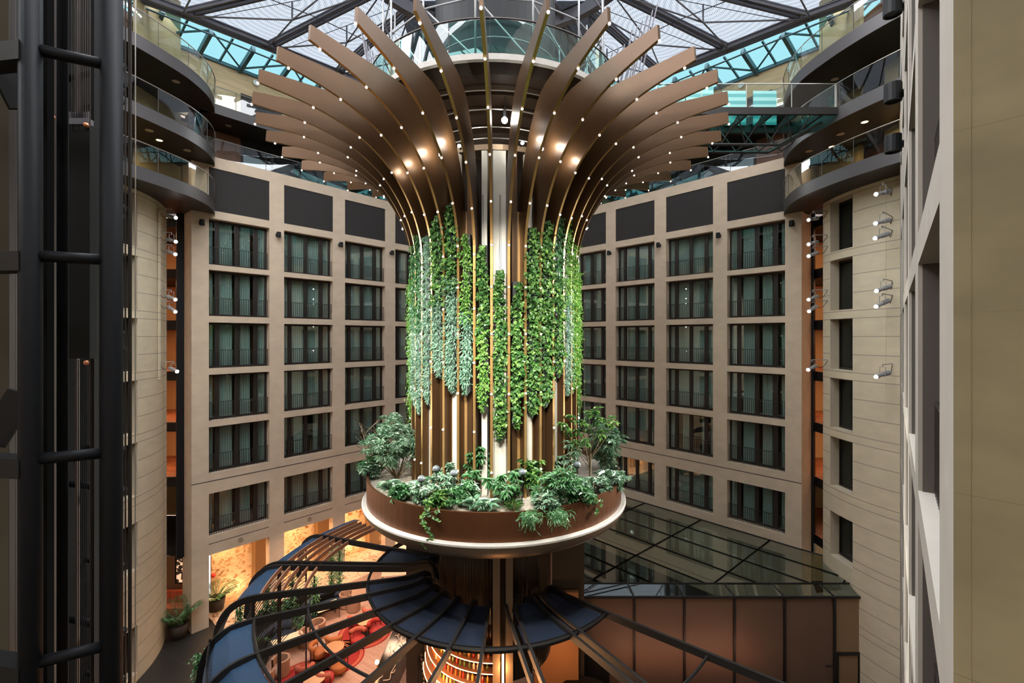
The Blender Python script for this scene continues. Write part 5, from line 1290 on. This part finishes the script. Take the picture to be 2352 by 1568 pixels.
def tub(px, py, rz, label):
    g = UZ(px, py, FLOOR+.04); e = empty('tub_chair', g, rz); tag(e, label, 'chair', 'beige tub chairs of the lounge')
    b = MB(); A = [(.40*math.sin(R(a)), -.40*math.cos(R(a))) for a in range(50, 311, 10)]; Bn = [(x*.82, y*.82) for x, y in A]
    b.strip([(x, y, .03) for x, y in A], [(x*1.06, y*1.06, .80) for x, y in A]); b.strip([(x*1.06, y*1.06, .80) for x, y in A], [(x, y, .80) for x, y in Bn]); b.strip([(x, y, .80) for x, y in Bn], [(x, y, .3) for x, y in Bn])
    mk('shell', b, BEIGE, e, local=True, smooth=False)
    b = MB(); b.lathe([(0, .03), (.38, .03), (.38, .38), (.3, .44), (0, .46)], 24); mk('seat', b, BEIGE, e, local=True, smooth=True)
def rtable(px, py, r_, h, label, m_):
    g = UZ(px, py, FLOOR+.04); e = empty('round_table', g); tag(e, label, 'table')
    b = MB(); b.lathe([(0, h), (r_, h), (r_, h-.03), (0, h-.03)], 32); mk('tabletop', b, m_, e, local=True)
    b = MB(); b.lathe([(.05, h-.03), (.04, .05), (.25, .02), (.25, 0)], 16); mk('pedestal', b, M['black'], e, local=True)
def qtable(px, py, rz, sx, sy, h, label, m_):
    g = UZ(px, py, FLOOR+.04); e = empty('table', g, rz); tag(e, label, 'table')
    b = MB(); b.box((0, 0, h), (sx, sy, .03)); mk('tabletop', b, m_, e, local=True)
    for a, c in ((1, 1), (1, -1), (-1, 1), (-1, -1)):
        b = MB(); b.tube([(a*(sx/2-.06), c*(sy/2-.06), 0), (a*(sx/2-.06), c*(sy/2-.06), h)], .018, 6); mk('leg', b, M['black'], e, local=True)
rug(838, 1452, 1.45, 'red round rug with two pale rings under the coral armchairs'); rug(775, 1508, 1.35, 'red round rug under the orange chairs'); rug(700, 1560, 1.4, 'red round rug at the bottom edge of the picture')
armchair(818, 1438, R(200), 'red armchair with coral back on the upper rug, left of its table', RED, CORAL)
armchair(822, 1482, R(20), 'red armchair seen from behind, nearest on the upper rug', RED, CORAL)
armchair(864, 1460, R(50), 'red armchair seen from behind, right on the upper rug', RED, RED)
armchair(852, 1422, R(180), 'red armchair with coral back, farthest on the upper rug', RED, CORAL)
rtable(838, 1455, .40, .72, 'small round coral topped table between red armchairs', TABLE)
armchair(732, 1512, R(100), 'orange armchair left of the brown round table', ORNG, ORNG)
armchair(768, 1488, R(190), 'orange armchair behind the brown round table', ORNG, ORNG)
armchair(778, 1545, R(10), 'orange armchair with coral back in front of the brown round table', ORNG, CORAL)
rtable(768, 1518, .48, .74, 'brown round table on the middle rug', mat('table_brown', (.42, .19, .07), .4))
armchair(700, 1556, R(200), 'red armchair with coral back at the bottom of the picture, left', RED, CORAL)
armchair(748, 1572, R(160), 'red armchair with coral back at the bottom of the picture, right', RED, CORAL)
rtable(722, 1592, .48, .72, 'coral topped round table at the bottom edge', TABLE)
tub(729, 1460, R(-20), 'beige tub chair by the dark sofa, right of a pair'); tub(706, 1480, R(160), 'beige tub chair nearer the camera with seat visible')
tub(645, 1548, R(-20), 'beige tub chair beside the blue canopy panel'); tub(608, 1578, R(170), 'beige tub chair at the bottom left by the canopy'); tub(812, 1400, R(170), 'beige tub chair near the marble floor, right'); tub(795, 1392, R(100), 'beige tub chair near the marble floor, left')
qtable(662, 1500, R(40), 1.5, .8, .74, 'cream rectangular table beside the dark curved sofa', CREAM)
qtable(752, 1420, R(40), 1.3, .8, .74, 'cream rectangular table in front of the beige tub chairs', CREAM)
qtable(905, 1340, R(10), 1.6, .8, .74, 'bright cream table beside the left bronze pylon', CREAM)
def sofa(pts, label):
    P = [UZ(a, c, FLOOR+.04) for a, c in pts]; e = empty('curved_sofa', P[0]); tag(e, label, 'sofa')
    C_ = crom(P, 5); b = MB(); b.tube([p+Vector((0, 0, .32)) for p in C_], .30, 10); mk('seat', b, NAVY, e, smooth=True)
    b = MB(); b.tube([p+Vector((-.35, .3, .72)) for p in C_], .26, 10); mk('backrest', b, NAVY, e, smooth=True)
sofa([(588, 1530), (640, 1480), (680, 1470)], 'dark navy curved sofa behind the cream table'); sofa([(700, 1440), (740, 1405), (790, 1392)], 'dark navy curved sofa farther back by the slatted screen')
# dark planter blocks with foliage under the pergola
def ivy_post(px, ptop, py, label, seed, m_='leaf_d', w_=.22):
    g = UZ(px, py, FLOOR); zt = (774-ptop)*g.y/F; rnd = random.Random(seed); e = empty('climbing_ivy', g); tag(e, label, 'ivy', 'climbing ivy on the pergola screens')
    b = MB(); b.tube([g, (g.x, g.y, zt)], .05, 6); mk('post', b, M['black'], e)
    lb = MB()
    for i in range(int(150*(zt-FLOOR))):
        z = rnd.uniform(FLOOR, zt); a = rnd.uniform(0, 6.28); r_ = abs(rnd.gauss(.05, w_*.55)); p = Vector((g.x+r_*math.cos(a), g.y+r_*math.sin(a), z))
        leaf(lb, p, Vector((math.cos(a), math.sin(a), -.4))+rv(rnd, .3), Vector((0, 0, 1)), .13, .10, .2, 'heart')
    mk('foliage', lb, M[m_], e)
for q, (px, pt_, py) in enumerate(((552, 1392, 1500), (575, 1392, 1500), (455, 1500, 1600), (612, 1325, 1440), (672, 1320, 1440), (722, 1322, 1430), (780, 1250, 1380), (762, 1250, 1385), (690, 1400, 1470))):
    ivy_post(px, pt_, py, 'dark ivy climbing a post of the pergola screen, %s of nine' % ORD[q], 60+q)
bush_sets = ((640, 1445, 1.6, 2.2, 'dark leafy bed behind the farther navy sofa'), (560, 1540, 1.4, 2.0, 'dark leafy bed behind the nearer navy sofa'))
bd = MB(); bp_ = [UZ(a, c, FLOOR) for a, c in ((548, 1560), (560, 1490), (600, 1440), (690, 1398), (765, 1378), (775, 1392), (700, 1420), (640, 1462), (610, 1520), (600, 1568))]
bd.prism([(p.x, p.y) for p in bp_], FLOOR+.03, FLOOR+.95); tag(mk('planter_bed', bd, M['shaftblack']), 'long dark curved planter bed behind the navy sofas', 'planter')
ZS_old = ZS
ZS = FLOOR
for q, (px, py, h, w_, lab) in enumerate(bush_sets): bush(px, py, h, w_, lab, 'leaf_d', 900, .2, .09, 'heart', 5, 80+q)
# potted palm by the left tower, flowers by the pier
def palm(px, py, label, h=2.2):
    g = UZ(px, py, FLOOR); e = empty('potted_palm', g); tag(e, label, 'palm'); rnd = random.Random(9)
    b = MB(); b.lathe([(0, 0), (.38, 0), (.5, .75), (.44, .75), (.40, .6), (0, .6)], 24, (g.x, g.y)); b.v = [(x, y, z+g.z) for x, y, z in b.v]; mk('pot', b, mat('pot_brown', (.05, .035, .028), .6), e, smooth=True)
    lb = MB(); sb = MB()
    for k in range(16):
        a = k*2.4; el = rnd.uniform(.7, 1.5); P = [g+Vector((0, 0, .6))]+[g+Vector((math.cos(a)*s_*.95, math.sin(a)*s_*.95, .6+h*.55*math.sin(min(1.6, s_*el*1.2)))) for s_ in (.25, .5, .8, 1.1)]
        P = crom(P, 3); sb.tube(P, .012, 4)
        for i in range(3, len(P)):
            d = (P[i]-P[i-1]).normalized(); s = d.cross(Vector((0, 0, 1))).normalized()
            for sg in (-1, 1):
                for q in (0, .5): leaf(lb, P[i-1].lerp(P[i], q), d*.7+s*sg+Vector((0, 0, -.2)), Vector((0, 0, 1)), .36, .05, .3, 'needle')
    mk('stem', sb, M['stem'], e); mk('foliage', lb, M['leaf_d'], e)
palm(410, 1462, 'large potted palm on the dark floor beside the left tower')
palm(497, 1400, 'leafy arrangement in a tall vase behind the left pier', 1.4)
b = MB(); fp = UZ(490, 1392, FLOOR)+Vector((0, 0, 1.9)); b.sphere(fp, .14, 8, 6); tag(mk('red_flower', b, mat('flower_red', (.75, .05, .06), .6)), 'red flower head in the arrangement behind the left pier', 'flower')
# picture and banquette in the left gap
b = MB(); b.b3(-24, -18.9, 29.0, 29.1, FLOOR, -12.4); struct(mk('wall_gap_back', b, mat('gap_brown', (.20, .10, .055), .7)))
e = empty('backlit_picture', (-20.2, 28.9, -15.1)); tag(e, 'black and cream backlit picture on the brown wall in the left gap', 'picture')
m, nt, p = new_mat('picture_print'); mp = pos_node(nt); n = nt.nodes.new('ShaderNodeTexNoise'); n.inputs['Scale'].default_value = 3.5; n.inputs['Detail'].default_value = 6; nt.links.new(mp.outputs[0], n.inputs['Vector'])
rr = ramp(nt, n.outputs[0], [(.50, (.02, .012, .008)), (.53, (1.0, .66, .42))]); nt.links.new(rr.outputs[0], p.inputs['Base Color']); nt.links.new(rr.outputs[0], p.inputs['Emission Color']); p.inputs['Emission Strength'].default_value = .8
b = MB(); b.b3(-20.72, -19.35, 28.9, 28.98, -15.15, -13.5); mk('frame', b, M['black'], e)
b = MB(); b.b3(-20.60, -19.45, 28.87, 28.9, -15.05, -13.6); mk('print', b, m, e)
e = empty('banquette', (-20.5, 28.5, FLOOR)); tag(e, 'orange upholstered banquette against the wall in the left gap', 'bench')
for i in range(14):
    b = MB(); b.b3(-24+i*.36, -23.67+i*.36, 28.6, 28.85, FLOOR+.4, FLOOR+1.15) ; mk('back_cushion', b, mat('banquette_orange', (.48, .10, .04), .7) if i == 0 else bpy.data.materials['banquette_orange'], e)
b = MB(); b.b3(-24, -19, 28.0, 28.6, FLOOR, FLOOR+.45); mk('seat', b, bpy.data.materials['banquette_orange'], e)
area('gap_light', (-20.6, 27.9, -12.8), (0, 0, 0), 1.0, 45, WARM)
# counter with branches and lamps beside the bar
ctr = empty('display_counter', (-3.6, 23.0, FLOOR)); tag(ctr, 'long dark glossy counter with pale branches beside the bar', 'counter')
b = MB(); ca = [UZ(905, 1440, FLOOR+1.0), UZ(945, 1462, FLOOR+1.0), UZ(880, 1600, FLOOR+1.0), UZ(838, 1600, FLOOR+1.0)]
b.hexa([Vector((p.x, p.y, FLOOR)) for p in ca[::-1]], ca[::-1]); mk('body', b, mat('counter_gloss', (.015, .010, .008), .12), ctr)
rnd = random.Random(12); b = MB()
for k in range(9):
    c0_ = ca[0].lerp(ca[3], k/9).lerp(ca[1].lerp(ca[2], k/9), rnd.uniform(.15, .6))
    P = [c0_]; 
    for q in range(4): P.append(P[-1]+Vector((rnd.uniform(-.12, .3), rnd.uniform(-.25, .25), rnd.uniform(.05, .2))))
    b.tube(crom(P, 3), .018, 5); b.tube([P[2], P[2]+Vector((rnd.uniform(-.2, .2), .2, .25))], .012, 5)
mk('branch', b, mat('pale_branch', (.80, .58, .42), .5), ctr)
lpz = UZ(866, 1520, FLOOR+1.4); e = empty('table_lamp', (lpz.x, lpz.y, FLOOR+1.0)); tag(e, 'glowing small lamp on the dark counter', 'lamp')
b = MB(); b.sphere(lpz, .10, 10, 8); mk('globe', b, M['down'], e, smooth=True); b = MB(); b.tube([(lpz.x, lpz.y, FLOOR+1.0), lpz], .02, 6); mk('stand', b, M['gold'], e)
point('table_lamp_light', lpz+Vector((0, -.2, .15)), 45, WARM, .1)
# wine glasses rack left of the bar
gp = MB(); gp.lathe([(.035, 0), (.004, .008), (.004, .09), (.035, .13), (.032, .19)], 8)
gfirst = None
for r_ in range(6):
    for c_ in range(6):
        p = UZ(968+c_*6+r_*1.2, 1512+r_*11, -14.6)
        if gfirst is None: o = gfirst = mk('wine_glass', gp, mat('glassware', (.75, .5, .25), .12, .4), None, local=True)
        else: o = gfirst.copy(); COL.objects.link(o)
        o.location = p; tag(o, 'small stem glass standing in rows left of the bar shelves', 'glass', 'stem glasses left of the bar')
b = MB(); q0, q1, q2, q3 = UZ(960, 1505, -14.62), UZ(1004, 1505, -14.62), UZ(1016, 1580, -14.62), UZ(966, 1580, -14.62)
b.hexa([Vector((p.x, p.y, FLOOR)) for p in (q3, q2, q1, q0)], [q3, q2, q1, q0]); tag(mk('glass_counter', b, M['under']), 'brown counter carrying the rows of stem glasses', 'counter')
b = MB(); x = UZ(945, 1490, -14).x; b.b3(-3.9, -2.5, 21.0, 21.2, FLOOR, -12.0); struct(mk('wall_bar', b, bpy.data.materials['orange_plaster']))
# warm light in the lounge
for x, y, pw in ((-7.5, 24.0, 150), (-5.0, 22.0, 110), (-10.0, 27.0, 150), (-7.0, 28.5, 110), (-12.5, 30.0, 60)):
    area('lounge_light', (x, y, -12.4), (0, 0, 0), 1.2, pw, (1.0, .62, .40))
